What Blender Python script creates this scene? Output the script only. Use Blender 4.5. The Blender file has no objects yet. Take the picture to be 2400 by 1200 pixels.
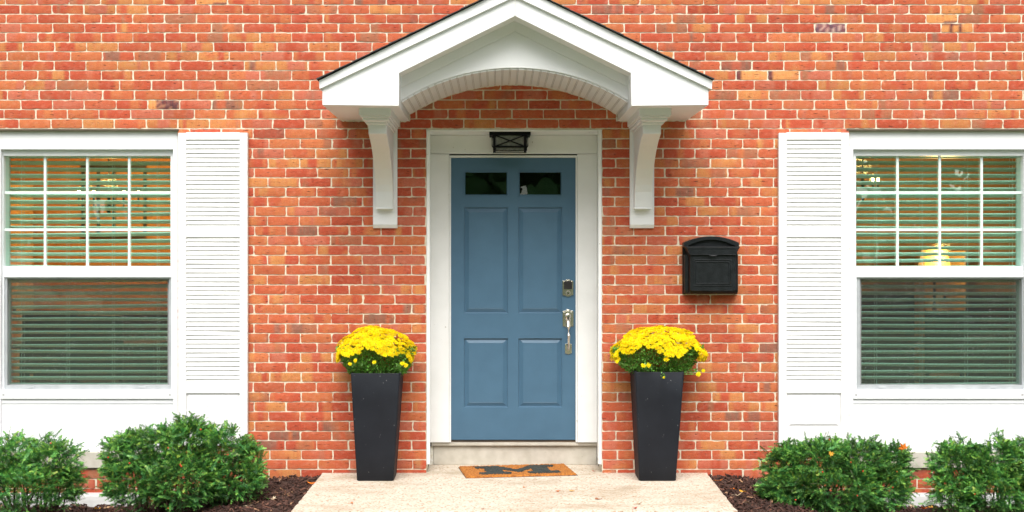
import bpy, math, random
from mathutils import Vector, Matrix, noise as mnoise
random.seed(7)
R = math.radians
scn = bpy.context.scene
COL = scn.collection

# ------------------------------------------------------------ camera geometry (metres; wall face at y = 0, street towards -y)
D, FPX, VX, VY = 9.0, 2970.0, 1165.0, 600.0
CAMX, CAMZ = (VX - 1200) / 330.0, (1108 - VY) / 330.0
def X(px, d=0.0): return CAMX + (px - VX) * (D - d) / FPX
def Z(py, d=0.0): return CAMZ - (py - VY) * (D - d) / FPX

# ------------------------------------------------------------ object helpers
def tag(o, label=None, cat=None, group=None, kind=None):
    if label: o['label'] = label
    if cat: o['category'] = cat
    if group: o['group'] = group
    if kind: o['kind'] = kind
    return o
def wloc(o):
    v = Vector((0, 0, 0))
    while o is not None:
        v += o.location; o = o.parent
    return v
def empty(name, loc, label=None, cat=None, group=None):
    o = bpy.data.objects.new(name, None); o.location = loc; o.empty_display_size = .1
    COL.objects.link(o); return tag(o, label, cat, group)

class MB:
    def __init__(s): s.v = []; s.f = []; s.c = []; s.usec = False
    def add(s, vs, fs, c=None):
        n = len(s.v); s.v += [tuple(p) for p in vs]; s.f += [tuple(i + n for i in f) for f in fs]
        if c is not None:
            s.usec = True; s.c += [c] * len(vs)
        elif s.usec: s.c += [(1, 1, 1, 1)] * len(vs)
    def box(s, x0, x1, y0, y1, z0, z1, c=None):
        if x0 > x1: x0, x1 = x1, x0
        if y0 > y1: y0, y1 = y1, y0
        if z0 > z1: z0, z1 = z1, z0
        s.add([(x0,y0,z0),(x1,y0,z0),(x1,y1,z0),(x0,y1,z0),(x0,y0,z1),(x1,y0,z1),(x1,y1,z1),(x0,y1,z1)],
              [(0,3,2,1),(4,5,6,7),(0,1,5,4),(1,2,6,5),(2,3,7,6),(3,0,4,7)], c)
    def pbox(s, px0, py0, px1, py1, df, db, c=None):   # rectangle measured on the plane d = df, box from df back to db
        s.box(X(px0, df), X(px1, df), -df, -db, Z(py1, df), Z(py0, df), c)
    def ring(s, o, i, df, db):                          # frame: outer and inner rectangles (px), butted pieces
        ox0, oy0, ox1, oy1 = o; ix0, iy0, ix1, iy1 = i
        s.pbox(ox0, oy0, ox1, iy0, df, db); s.pbox(ox0, iy1, ox1, oy1, df, db)
        s.pbox(ox0, iy0, ix0, iy1, df, db); s.pbox(ix1, iy0, ox1, iy1, df, db)
    def prism(s, pts, y0, y1):                          # polygon in x,z extruded in y
        n = len(pts)
        vs = [(x, y0, z) for x, z in pts] + [(x, y1, z) for x, z in pts]
        fs = [tuple(range(n)), tuple(range(2 * n - 1, n - 1, -1))]
        fs += [(i, i + n, (i + 1) % n + n, (i + 1) % n) for i in range(n)]
        s.add(vs, fs)
    def prismx(s, pts, x0, x1):                         # polygon in y,z extruded in x
        n = len(pts)
        vs = [(x0, y, z) for y, z in pts] + [(x1, y, z) for y, z in pts]
        fs = [tuple(range(n)), tuple(range(2 * n - 1, n - 1, -1))]
        fs += [(i, i + n, (i + 1) % n + n, (i + 1) % n) for i in range(n)]
        s.add(vs, fs)
    def tube(s, pts, rad, n=8, c=None):
        pts = [Vector(p) for p in pts]; rs = rad if isinstance(rad, (list, tuple)) else [rad] * len(pts)
        vs = []; fs = []
        for i, p in enumerate(pts):
            t = (pts[min(i + 1, len(pts) - 1)] - pts[max(i - 1, 0)]).normalized()
            a = t.cross(Vector((0, 0, 1)))
            if a.length < .05: a = t.cross(Vector((1, 0, 0)))
            a.normalize(); b = t.cross(a)
            for k in range(n):
                w = 2 * math.pi * k / n
                vs.append(p + (a * math.cos(w) + b * math.sin(w)) * rs[i])
        for i in range(len(pts) - 1):
            for k in range(n):
                fs.append((i*n+k, i*n+(k+1) % n, (i+1)*n+(k+1) % n, (i+1)*n+k))
        fs.append(tuple(range(n - 1, -1, -1))); fs.append(tuple((len(pts)-1)*n + k for k in range(n)))
        s.add(vs, fs, c)
    def lathe(s, prof, c, axis='z', n=20):              # prof: (r, h)
        vs = []; fs = []
        for r, h in prof:
            for k in range(n):
                w = 2 * math.pi * k / n
                if axis == 'z': vs.append((c[0] + r*math.cos(w), c[1] + r*math.sin(w), c[2] + h))
                else: vs.append((c[0] + r*math.cos(w), c[1] - h, c[2] + r*math.sin(w)))
        for i in range(len(prof) - 1):
            for k in range(n): fs.append((i*n+k, i*n+(k+1) % n, (i+1)*n+(k+1) % n, (i+1)*n+k))
        fs.append(tuple(range(n - 1, -1, -1))); fs.append(tuple((len(prof)-1)*n + k for k in range(n)))
        s.add(vs, fs)
    def build(s, name, mat, parent=None, smooth=False, bevel=0, subsurf=0):
        me = bpy.data.meshes.new(name)
        off = wloc(parent) if parent else Vector((0, 0, 0))
        me.from_pydata([(v[0]-off.x, v[1]-off.y, v[2]-off.z) for v in s.v], [], s.f)
        if s.usec:
            at = me.color_attributes.new('col', 'FLOAT_COLOR', 'POINT')
            flat = []
            for c in s.c: flat += [c[0], c[1], c[2], 1.0]
            at.data.foreach_set('color', flat)
        me.materials.append(mat)
        if smooth: me.polygons.foreach_set('use_smooth', [True] * len(me.polygons))
        me.update()
        o = bpy.data.objects.new(name, me); COL.objects.link(o)
        if parent: o.parent = parent
        if bevel:
            b = o.modifiers.new('bevel', 'BEVEL'); b.width = bevel; b.segments = 2; b.limit_method = 'ANGLE'; b.angle_limit = R(40)
        if subsurf:
            b = o.modifiers.new('sub', 'SUBSURF'); b.levels = subsurf; b.render_levels = subsurf
        return o

# ------------------------------------------------------------ materials
def mat(name, c1, c2=None, rough=.6, scale=8, detail=6, bump=0, bscale=None, metal=0, attr=False, spec=.5,
        stretch=(1, 1, 1), speck=None, speckscale=200, speckth=.3, vary=.0, trans=0):
    m = bpy.data.materials.new(name); m.use_nodes = True
    nt = m.node_tree; N = nt.nodes; L = nt.links
    b = N['Principled BSDF']; b.inputs['Roughness'].default_value = rough; b.inputs['Metallic'].default_value = metal
    b.inputs['Specular IOR Level'].default_value = spec
    tc = N.new('ShaderNodeTexCoord'); mp = N.new('ShaderNodeMapping'); mp.inputs['Scale'].default_value = stretch
    L.new(tc.outputs['Object'], mp.inputs['Vector'])
    nz = N.new('ShaderNodeTexNoise'); nz.inputs['Scale'].default_value = scale; nz.inputs['Detail'].default_value = detail
    L.new(mp.outputs[0], nz.inputs['Vector'])
    ramp = N.new('ShaderNodeMapRange'); ramp.inputs['From Min'].default_value = .35; ramp.inputs['From Max'].default_value = .65
    L.new(nz.outputs[0], ramp.inputs['Value'])
    mx = N.new('ShaderNodeMix'); mx.data_type = 'RGBA'
    L.new(ramp.outputs[0], mx.inputs[0])
    c2 = c2 or c1
    mx.inputs[6].default_value = (*c1, 1); mx.inputs[7].default_value = (*c2, 1)
    out = mx.outputs[2]
    if attr:
        a = N.new('ShaderNodeAttribute'); a.attribute_name = 'col'
        m2 = N.new('ShaderNodeMix'); m2.data_type = 'RGBA'; m2.blend_type = 'MULTIPLY'; m2.inputs[0].default_value = 1
        L.new(a.outputs['Color'], m2.inputs[6]); L.new(out, m2.inputs[7]); out = m2.outputs[2]
    if speck:
        v = N.new('ShaderNodeTexNoise'); v.inputs['Scale'].default_value = speckscale; v.inputs['Detail'].default_value = 2
        L.new(tc.outputs['Object'], v.inputs['Vector'])
        r2 = N.new('ShaderNodeMapRange'); r2.inputs['From Min'].default_value = speckth; r2.inputs['From Max'].default_value = speckth + .06
        L.new(v.outputs[0], r2.inputs['Value'])
        m3 = N.new('ShaderNodeMix'); m3.data_type = 'RGBA'; m3.inputs[7].default_value = (*speck, 1)
        L.new(r2.outputs[0], m3.inputs[0]); L.new(out, m3.inputs[6]); out = m3.outputs[2]
    L.new(out, b.inputs['Base Color'])
    if bump:
        n2 = N.new('ShaderNodeTexNoise'); n2.inputs['Scale'].default_value = bscale or scale * 6; n2.inputs['Detail'].default_value = 5
        L.new(mp.outputs[0], n2.inputs['Vector'])
        bp = N.new('ShaderNodeBump'); bp.inputs['Strength'].default_value = 1; bp.inputs['Distance'].default_value = bump
        L.new(n2.outputs[0], bp.inputs['Height']); L.new(bp.outputs[0], b.inputs['Normal'])
    if trans:
        b.inputs['Transmission Weight'].default_value = 0
        t = N.new('ShaderNodeBsdfTranslucent'); L.new(out, t.inputs['Color'])
        ms = N.new('ShaderNodeMixShader'); ms.inputs[0].default_value = trans
        L.new(b.outputs[0], ms.inputs[1]); L.new(t.outputs[0], ms.inputs[2]); L.new(ms.outputs[0], N['Material Output'].inputs['Surface'])
    return m
def emit(name, c, s):
    m = bpy.data.materials.new(name); m.use_nodes = True; nt = m.node_tree
    b = nt.nodes['Principled BSDF']; b.inputs['Base Color'].default_value = (*c, 1)
    b.inputs['Emission Color'].default_value = (*c, 1); b.inputs['Emission Strength'].default_value = s
    return m
def glassmat(name, tint, k=2.6, rough=0.0):
    m = bpy.data.materials.new(name); m.use_nodes = True; nt = m.node_tree; N = nt.nodes; L = nt.links
    N.remove(N['Principled BSDF'])
    t = N.new('ShaderNodeBsdfTransparent'); t.inputs[0].default_value = (*tint, 1)
    g = N.new('ShaderNodeBsdfGlossy'); g.inputs['Roughness'].default_value = rough; g.inputs['Color'].default_value = (.92, 1, .95, 1)
    # reflection that grows towards grazing angles, the same from both faces of the sheet
    lw = N.new('ShaderNodeLayerWeight'); lw.inputs['Blend'].default_value = .5
    pw = N.new('ShaderNodeMath'); pw.operation = 'POWER'; pw.inputs[1].default_value = 5; L.new(lw.outputs['Facing'], pw.inputs[0])
    q = N.new('ShaderNodeMath'); q.operation = 'MULTIPLY_ADD'; q.inputs[1].default_value = .9; q.inputs[2].default_value = .04 * k; q.use_clamp = True
    L.new(pw.outputs[0], q.inputs[0])
    # slightly wavy old glass
    nz = N.new('ShaderNodeTexNoise'); nz.inputs['Scale'].default_value = 3; tc = N.new('ShaderNodeTexCoord')
    L.new(tc.outputs['Object'], nz.inputs['Vector'])
    bp = N.new('ShaderNodeBump'); bp.inputs['Strength'].default_value = .4; bp.inputs['Distance'].default_value = .004
    L.new(nz.outputs[0], bp.inputs['Height']); L.new(bp.outputs[0], g.inputs['Normal'])
    ms = N.new('ShaderNodeMixShader'); L.new(q.outputs[0], ms.inputs[0]); L.new(t.outputs[0], ms.inputs[1]); L.new(g.outputs[0], ms.inputs[2])
    L.new(ms.outputs[0], N['Material Output'].inputs['Surface'])
    return m
def screenmat():
    m = bpy.data.materials.new('screen_mesh'); m.use_nodes = True; nt = m.node_tree; N = nt.nodes; L = nt.links
    N.remove(N['Principled BSDF'])
    t = N.new('ShaderNodeBsdfTransparent')
    g = N.new('ShaderNodeBsdfDiffuse'); g.inputs['Color'].default_value = (.05, .055, .055, 1)
    w = N.new('ShaderNodeBsdfDiffuse'); w.inputs['Color'].default_value = (.85, .9, .9, 1)
    # rain drops caught in the mesh
    tc = N.new('ShaderNodeTexCoord'); vo = N.new('ShaderNodeTexVoronoi'); vo.inputs['Scale'].default_value = 85
    L.new(tc.outputs['Object'], vo.inputs['Vector'])
    lt = N.new('ShaderNodeMath'); lt.operation = 'LESS_THAN'; lt.inputs[1].default_value = .10; L.new(vo.outputs['Distance'], lt.inputs[0])
    nz = N.new('ShaderNodeTexNoise'); nz.inputs['Scale'].default_value = 3; nz.inputs['Detail'].default_value = 3; L.new(tc.outputs['Object'], nz.inputs['Vector'])
    gt = N.new('ShaderNodeMath'); gt.operation = 'GREATER_THAN'; gt.inputs[1].default_value = .5; L.new(nz.outputs[0], gt.inputs[0])
    mu = N.new('ShaderNodeMath'); mu.operation = 'MULTIPLY'; L.new(lt.outputs[0], mu.inputs[0]); L.new(gt.outputs[0], mu.inputs[1])
    ms = N.new('ShaderNodeMixShader'); ms.inputs[0].default_value = .24; L.new(t.outputs[0], ms.inputs[1]); L.new(g.outputs[0], ms.inputs[2])
    m2 = N.new('ShaderNodeMixShader'); L.new(mu.outputs[0], m2.inputs[0]); L.new(ms.outputs[0], m2.inputs[1]); L.new(w.outputs[0], m2.inputs[2])
    L.new(m2.outputs[0], N['Material Output'].inputs['Surface'])
    return m

def brickmat():
    m = bpy.data.materials.new('brick'); m.use_nodes = True; nt = m.node_tree; N = nt.nodes; L = nt.links
    b = N['Principled BSDF']; b.inputs['Roughness'].default_value = .85; b.inputs['Specular IOR Level'].default_value = .25
    tc = N.new('ShaderNodeTexCoord'); at = N.new('ShaderNodeAttribute'); at.attribute_name = 'col'
    def noise(scale, det, st, lo, hi, a, c):
        mp = N.new('ShaderNodeMapping'); mp.inputs['Scale'].default_value = st; L.new(tc.outputs['Object'], mp.inputs['Vector'])
        n = N.new('ShaderNodeTexNoise'); n.inputs['Scale'].default_value = scale; n.inputs['Detail'].default_value = det; L.new(mp.outputs[0], n.inputs['Vector'])
        r = N.new('ShaderNodeMapRange'); r.inputs['From Min'].default_value = lo; r.inputs['From Max'].default_value = hi
        r.inputs['To Min'].default_value = a; r.inputs['To Max'].default_value = c; L.new(n.outputs[0], r.inputs['Value'])
        return n.outputs[0], r.outputs[0]
    def mix(kind, fac, a, bb):
        x = N.new('ShaderNodeMix'); x.data_type = 'RGBA'; x.blend_type = kind
        if isinstance(fac, float): x.inputs[0].default_value = fac
        else: L.new(fac, x.inputs[0])
        for s_, v in ((6, a), (7, bb)):
            if isinstance(v, tuple): x.inputs[s_].default_value = v
            else: L.new(v, x.inputs[s_])
        return x.outputs[2]
    # vertical drag stripes, fine grain, horizontal cracks, pale bloom, white specks
    _, st = noise(70, 3, (1, 1, .12), .35, .65, .0, .28)
    c = mix('MIX', st, at.outputs['Color'], (.50, .07, .035, 1))
    _, bl = noise(26, 4, (1, 1, 1.4), .5, .72, 0, .22)
    c = mix('MIX', bl, c, (.66, .34, .24, 1))
    _, gr = noise(330, 3, (1, 1, 1), .3, .7, .72, 1.22)
    gm = N.new('ShaderNodeVectorMath'); gm.operation = 'SCALE'; L.new(c, gm.inputs[0]); L.new(gr, gm.inputs['Scale']); c = gm.outputs[0]
    h, cr = noise(60, 4, (.35, 1, 1.8), .64, .69, 0, .85)
    c = mix('MIX', cr, c, (.10, .035, .025, 1))
    _, ws = noise(120, 1, (1, 1, .6), .80, .82, 0, .8)
    c = mix('MIX', ws, c, (.8, .77, .7, 1))
    L.new(c, b.inputs['Base Color'])
    hg, _ = noise(160, 4, (.6, 1, 1.3), 0, 1, 0, 1)
    ad = N.new('ShaderNodeMath'); ad.operation = 'SUBTRACT'; L.new(hg, ad.inputs[0]); L.new(cr, ad.inputs[1])
    bp = N.new('ShaderNodeBump'); bp.inputs['Distance'].default_value = .0022; bp.inputs['Strength'].default_value = 1
    L.new(ad.outputs[0], bp.inputs['Height']); L.new(bp.outputs[0], b.inputs['Normal'])
    return m

M = {}
M['brick'] = brickmat()
M['mortar'] = mat('mortar', (.76, .70, .56), (.62, .56, .43), .95, 40, 6, bump=.002, bscale=180, spec=.2)
M['white'] = mat('white_paint', (.80, .81, .82), (.76, .775, .79), .5, 3, 6, bump=.0004, bscale=60, speck=(.5, .47, .4), speckscale=42, speckth=.80)
M['whitewood'] = mat('weathered_white_wood', (.82, .82, .81), (.74, .745, .74), .6, 14, 8, bump=.0012, bscale=30, stretch=(.3, 1, 2), speck=(.42, .38, .32), speckscale=34, speckth=.745)
M['doorframe'] = mat('door_frame_paint', (.82, .83, .82), (.77, .78, .765), .55, 5, 7, bump=.0006, bscale=50, speck=(.36, .32, .25), speckscale=36, speckth=.735)
M['vinyl'] = mat('window_vinyl', (.80, .82, .84), (.78, .80, .82), .35, 2, 3)
M['door'] = mat('blue_door_paint', (.062, .145, .230), (.056, .133, .213), .48, 7, 5, bump=.0007, bscale=170)
M['nickel'] = mat('satin_nickel', (.74, .70, .63), (.66, .62, .54), .24, 30, 3, metal=1)
M['black'] = mat('black_metal', (.003, .003, .0035), (.004, .004, .005), .6, 30, 4, spec=.12, bump=.0004, bscale=400)
M['mailbox'] = mat('black_cast_metal', (.006, .008, .009), (.012, .015, .017), .38, 22, 6, spec=.3, bump=.0012, bscale=240, speck=(.35, .37, .36), speckscale=90, speckth=.79)
M['shingle'] = mat('shingle', (.035, .037, .042), (.06, .06, .065), .9, 60, 5, bump=.003, bscale=200)
M['planter'] = mat('slate_planter', (.010, .012, .017), (.014, .017, .023), .6, 5, 6, spec=.22, bump=.0005, bscale=220, speck=(.33, .34, .35), speckscale=70, speckth=.74)
M['stone'] = mat('limestone', (.56, .53, .46), (.46, .43, .36), .85, 12, 8, bump=.0015, bscale=160, speck=(.3, .28, .23), speckscale=60, speckth=.72)
M['muntin'] = mat('muntin_vinyl', (.72, .80, .77), None, .35)
M['alu'] = mat('aluminium', (.60, .62, .65), (.5, .52, .55), .4, 10, 3, metal=.4)
M['glass'] = glassmat('window_glass', (.85, .975, .92), 3.8)
M['doorglass'] = glassmat('door_glass', (.7, .75, .7), 1.6)
M['lampglass'] = mat('seeded_glass', (.17, .17, .145), (.26, .26, .22), .25, 60, 4, bump=.001, bscale=90)
M['screen'] = screenmat()
M['slat'] = mat('blind_slat', (.80, .94, .89), (.77, .91, .86), .45, 4, 3, trans=.08)
M['foliage'] = mat('yew_needles', (1, 1, 1), (.75, .8, .7), .42, 20, 3, attr=True, spec=.45, trans=.25)
M['bark'] = mat('bark', (.10, .06, .04), (.06, .04, .03), .9, 60, 5)
M['berry'] = mat('berry_red', (.75, .03, .015), None, .3)
M['mumleaf'] = mat('mum_leaf', (1, 1, 1), (.8, .85, .7), .5, 30, 3, attr=True, trans=.25)
M['petal'] = mat('yellow_petal', (1, 1, 1), None, .55, attr=True, spec=.2, trans=.35)
M['soil'] = mat('mulch_soil', (.035, .018, .012), (.07, .036, .025), .95, 30, 8, bump=.02, bscale=60)
M['chip'] = mat('mulch_chip', (1, 1, 1), (.7, .65, .6), .85, 80, 4, attr=True, bump=.001)
M['leaf'] = mat('dead_leaf', (1, 1, 1), (.8, .7, .6), .6, 60, 3, attr=True, trans=.3)
M['lawn'] = mat('lawn', (.08, .13, .055), (.12, .18, .075), .9, 3, 8, bump=.02, bscale=40)
M['mat'] = mat('coir', (.26, .080, .012), (.54, .205, .032), .95, 70, 5, bump=.006, bscale=260)
M['matdark'] = mat('coir_printed', (.022, .035, .04), (.06, .065, .05), .95, 90, 5, bump=.006, bscale=260)
M['bronze'] = mat('threshold', (.16, .13, .11), (.30, .22, .16), .4, 20, 4, metal=.7, stretch=(.2, 1, 1))
M['dark'] = mat('dark_rubber', (.015, .014, .013), None, .8)
M['caulk'] = mat('caulk', (.78, .77, .70), (.6, .56, .45), .8, 40, 5, bump=.002)
# exposed aggregate concrete
def concretemat():
    m = bpy.data.materials.new('aggregate_concrete'); m.use_nodes = True; nt = m.node_tree; N = nt.nodes; L = nt.links
    b = N['Principled BSDF']; b.inputs['Roughness'].default_value = .9; b.inputs['Specular IOR Level'].default_value = .2
    tc = N.new('ShaderNodeTexCoord')
    vo = N.new('ShaderNodeTexVoronoi'); vo.inputs['Scale'].default_value = 95; L.new(tc.outputs['Object'], vo.inputs['Vector'])
    cr = N.new('ShaderNodeValToRGB'); e = cr.color_ramp.elements
    e[0].position = 0; e[0].color = (.30, .20, .13, 1); e[1].position = 1; e[1].color = (.62, .56, .47, 1)
    for p, c in ((.12, (.48, .36, .26, 1)), (.3, (.56, .48, .38, 1)), (.7, (.58, .52, .44, 1))):
        n = e.new(p); n.color = c
    sp = N.new('ShaderNodeSeparateColor'); L.new(vo.outputs['Color'], sp.inputs[0]); L.new(sp.outputs[0], cr.inputs[0])
    n1 = N.new('ShaderNodeTexNoise'); n1.inputs['Scale'].default_value = 2.2; n1.inputs['Detail'].default_value = 9; n1.inputs['Roughness'].default_value = .65
    mp = N.new('ShaderNodeMapping'); mp.inputs['Scale'].default_value = (1, 2, 1); L.new(tc.outputs['Object'], mp.inputs['Vector']); L.new(mp.outputs[0], n1.inputs['Vector'])
    r1 = N.new('ShaderNodeMapRange'); r1.inputs['From Min'].default_value = .50; r1.inputs['From Max'].default_value = .68; r1.inputs['To Max'].default_value = .7
    L.new(n1.outputs[0], r1.inputs['Value'])
    mx = N.new('ShaderNodeMix'); mx.data_type = 'RGBA'; L.new(r1.outputs[0], mx.inputs[0]); L.new(cr.outputs[0], mx.inputs[6]); mx.inputs[7].default_value = (.36, .29, .20, 1)
    L.new(mx.outputs[2], b.inputs['Base Color'])
    bp = N.new('ShaderNodeBump'); bp.inputs['Distance'].default_value = .002; L.new(vo.outputs['Distance'], bp.inputs['Height']); L.new(bp.outputs[0], b.inputs['Normal'])
    return m
M['concrete'] = concretemat()

# ============================================================ THE HOUSE
house = empty('brick_house', (0, 0, 0), 'red brick house front with blue front door, gabled white door canopy and shuttered windows', 'house')

DO = (999, 303, 1411, 1112)            # door opening (px on wall plane)
WINS = [(-12, 302, 417, 1098), (1990, 302, 2419, 1098)]
OPEN = [DO] + WINS

# ---- mortar wall (with real openings)
w = MB()
xs = sorted({-900, 3300} | {v for o in OPEN for v in (o[0], o[2])})
ys = sorted({-900, 1300} | {v for o in OPEN for v in (o[1], o[3])})
T = .25; Y0 = .0045
def solid(i, j):
    if i < 0 or j < 0 or i >= len(xs)-1 or j >= len(ys)-1: return False
    cx, cy = (xs[i]+xs[i+1])/2, (ys[j]+ys[j+1])/2
    return not any(o[0] < cx < o[2] and o[1] < cy < o[3] for o in OPEN)
for i in range(len(xs)-1):
    for j in range(len(ys)-1):
        if not solid(i, j): continue
        a, b, c, d = X(xs[i]), X(xs[i+1]), Z(ys[j]), Z(ys[j+1])
        w.add([(a,Y0,c),(b,Y0,c),(b,Y0,d),(a,Y0,d)], [(0,3,2,1)])
        w.add([(a,T,c),(b,T,c),(b,T,d),(a,T,d)], [(0,1,2,3)])
        if not solid(i-1, j): w.add([(a,Y0,c),(a,T,c),(a,T,d),(a,Y0,d)], [(0,1,2,3)])
        if not solid(i+1, j): w.add([(b,Y0,c),(b,T,c),(b,T,d),(b,Y0,d)], [(0,3,2,1)])
        if not solid(i, j-1): w.add([(a,Y0,c),(b,Y0,c),(b,T,c),(a,T,c)], [(0,1,2,3)])
        if not solid(i, j+1): w.add([(a,Y0,d),(b,Y0,d),(b,T,d),(a,T,d)], [(0,3,2,1)])
wall = w.build('wall', M['mortar'], house)

# ---- bricks, course by course as in the photo
LINES = [11,33,54.5,76.5,98.75,120.75,142.5,165,188,211.25,234.25,256.25,278.75,301.3,325,348,371.3,393.8,416.3,438.8,461.3,484,506.5,
 529.5,552.5,575,598,620.8,644.3,667.5,690.3,713,735.8,758.8,781.3,803.8,826.5,849.6,872.8,895.7,919.5,942,965,987.5,1010.8,1032.5,1055,1077.5,1100,1122.5,1145,1167.5,1190,1212.5]
PH = [642.5,608.5,644,609,648.7,611.5,647,609,652,612.5,644,604,639.7,593,630,592,628.5,595.5,628,595,626.5,597,627,596.7,626.7,595,
 627,595,626.5,595.7,628.7,595,628.7,595,629.5,595,630,597,632,593.5,632,596,629.5,596.5,629.5,594,632,597,631,595,630,595,631]
while LINES[0] > -640:
    LINES.insert(0, LINES[0] - 22.2); PH.insert(0, PH[1] + random.uniform(-3, 3))
PAL = [((.44,.080,.038), 26), ((.49,.118,.050), 28), ((.51,.160,.060), 21), ((.49,.145,.085), 12), ((.54,.23,.075), 10), ((.36,.15,.08), 3.5), ((.24,.12,.08), 2.5)]
def pick():
    t = random.uniform(0, sum(p[1] for p in PAL))
    for c, wgt in PAL:
        t -= wgt
        if t <= 0: return Vector(c)
    return Vector(PAL[0][0])
SPECIAL = [(1945, 65, 'purple'), (2242, 65, 'striped'), (392, 245, 'half'), (1745, 177, 'end'), (1815, 177, 'end'), (2207, 42, 'foot'), (475, 5, 'foot')]
bm = MB(); bm.usec = True
def brick(px0, px1, py0, py1, row):
    kind = None
    for sx, sy, k in SPECIAL:
        if px0 < sx < px1 and py0 < sy < py1: kind = k
    wpx = px1 - px0
    nx = max(2, int(wpx / 7)); nz = 3
    x0, x1, z1, z0 = X(px0), X(px1), Z(py0), Z(py1)
    c1, c2, c3 = pick(), pick(), pick()
    tone = random.gauss(1, .06)
    if kind in ('striped', 'foot', 'half', 'end'): c1 = c2 = c3 = Vector((.68,.30,.10))
    rough = random.random() < .35
    hx, hz = random.uniform(-.0012, .0012), random.uniform(-.0012, .0012)
    b1, b2 = sorted((random.random(), random.random()))
    ph = random.uniform(0, 100); jit = random.choice((.0006, .001, .0016))
    tilt = random.uniform(-.0012, .0012); prot = random.uniform(-.0012, .0015)
    vs = []; cs = []
    for k in range(nz + 1):
        for i in range(nx + 1):
            u, v = i / nx, k / nz
            x = x0 + (x1 - x0) * u; z = z0 + (z1 - z0) * v + tilt * (u - .5) * 2 * .6
            ex, ez = i in (0, nx), k in (0, nz)
            y = -prot + mnoise.noise(Vector((x * 60, z * 60, ph))) * (.0018 if rough else .0007)
            if ex: x += random.gauss(0, jit) + (random.uniform(0, .003) if u == 0 and random.random() < .15 else 0); y += .0015
            if ez: z += random.gauss(0, jit * .8); y += .0015
            if ex and ez:
                s_ = random.choice((.0006, .001, .0015, .004 if random.random() < .3 else .001))
                x += s_ * (1 if u == 0 else -1); z += s_ * .7 * (1 if v == 0 else -1)
            if ez and not ex and random.random() < .03: z += (.003 if v == 0 else -.003)
            vs.append((x, y, z))
            f = mnoise.noise(Vector((u * 2.2 + ph, v * .7, ph))) * .5 + .5
            c = c1 if u < b1 else (c2 if u < b2 else c1)
            c = c.lerp(c3, max(0, min(1, (f - .45) * 2.5)) * .75) * tone
            if kind == 'purple':
                c = Vector((.13,.075,.10)) if random.random() < .75 else Vector((.5,.35,.3))
            if kind == 'striped' and (.28 < u < .4 or .58 < u < .68 or v > .95 and u < .7): c = Vector((.07,.035,.04))
            if kind == 'half' and u > .2: c = Vector((.09,.045,.05)) if random.random() < .75 else Vector((.4,.2,.12))
            if kind == 'end' and u < .12: c = Vector((.09,.045,.05))
            if kind == 'foot' and v < .2 and u > .5: c = Vector((.1,.05,.06))
            cs.append((max(c.x, .01), max(c.y, .01), max(c.z, .01), 1))
    fs = [(k*(nx+1)+i, k*(nx+1)+i+1, (k+1)*(nx+1)+i+1, (k+1)*(nx+1)+i) for k in range(nz) for i in range(nx)]
    loop = [i for i in range(nx + 1)] + [k*(nx+1)+nx for k in range(1, nz+1)] + [nz*(nx+1)+i for i in range(nx-1, -1, -1)] + [k*(nx+1) for k in range(nz-1, 0, -1)]
    n = len(vs)
    for q in loop:
        x, y, z = vs[q]; vs.append((x, .012, z)); cs.append(cs[q])
    m_ = len(loop)
    for q in range(m_):
        fs.append((loop[q], n + q, n + (q+1) % m_, loop[(q+1) % m_]))
    base = len(bm.v); bm.v += vs; bm.c += cs; bm.f += [tuple(a + base for a in f) for f in fs]
for r in range(len(LINES) - 1):
    y0, y1 = LINES[r] + 1.3, LINES[r+1] - 1.3
    pitch = 74.4 if LINES[r] < 300 else 74.05
    x = PH[r] - 20 * pitch if LINES[r] > -50 else PH[r] - 19 * pitch
    cy = (y0 + y1) / 2
    while x < 3250:
        j = random.uniform(-.8, .8)
        a, b = x + 1.35 + j, x + pitch - 1.35 + random.uniform(-.6, .6)
        segs = [(a, b)]
        for o in OPEN:
            if o[1] < cy < o[3]:
                ns = []
                for s0, s1 in segs:
                    if s1 <= o[0] or s0 >= o[2]: ns.append((s0, s1)); continue
                    if s0 < o[0]: ns.append((s0, o[0] - .3))
                    if s1 > o[2]: ns.append((o[2] + .3, s1))
                segs = ns
        for s0, s1 in segs:
            if s1 - s0 > 5 and s1 > -850: brick(s0, s1, y0, y1, r)
        x += pitch
bricks = bm.build('bricks', M['brick'], house)

# ---- interior shell, so the rooms behind the panes are real rooms
M['roomwall'] = mat('ochre_wall', (.60, .26, .08), (.55, .23, .07), .8, 3, 3)
M['roomwall2'] = mat('brown_wall', (.42, .25, .14), (.38, .22, .12), .8, 3, 3)
M['wood_dark'] = mat('dark_wood', (.025, .015, .012), (.05, .03, .022), .4, 10, 5, stretch=(1, 1, .2))
M['floorwood'] = mat('floorboards', (.16, .08, .04), (.10, .05, .025), .5, 6, 5)
M['ceil'] = mat('ceiling_plaster', (.6, .55, .48), None, .9)
def room(x0, x1, yb, wm, wh=1.12):
    g = MB(); z0, z1 = -.05, 2.75; t = .05
    g.box(x0 - t, x0, .26, yb, z0, z1); g.box(x1, x1 + t, .26, yb, z0, z1); g.box(x0 - t, x1 + t, yb, yb + t, z0, z1)
    g.build('room_wall', wm, house)
    g = MB(); g.box(x0 + .001, x1 - .001, yb - .03, yb - .001, z0, wh); g.box(x0 + .001, x1 - .001, yb - .05, yb - .001, wh+.0005, wh+.04); g.build('dark_wall_band', M['wood_dark'], house)  # dark band added so the lower back wall reads dark
    g = MB(); g.box(x0 - t, x1 + t, .26, yb + t, z0 - .1, z0); g.build('room_floor', M['floorwood'], house)
    g = MB(); g.box(x0 - t, x1 + t, .26, yb + t, z1, z1 + .1); g.build('room_ceiling', M['ceil'], house)
room(-5.0, -1.25, 4.0, M['roomwall'], .92)
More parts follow.
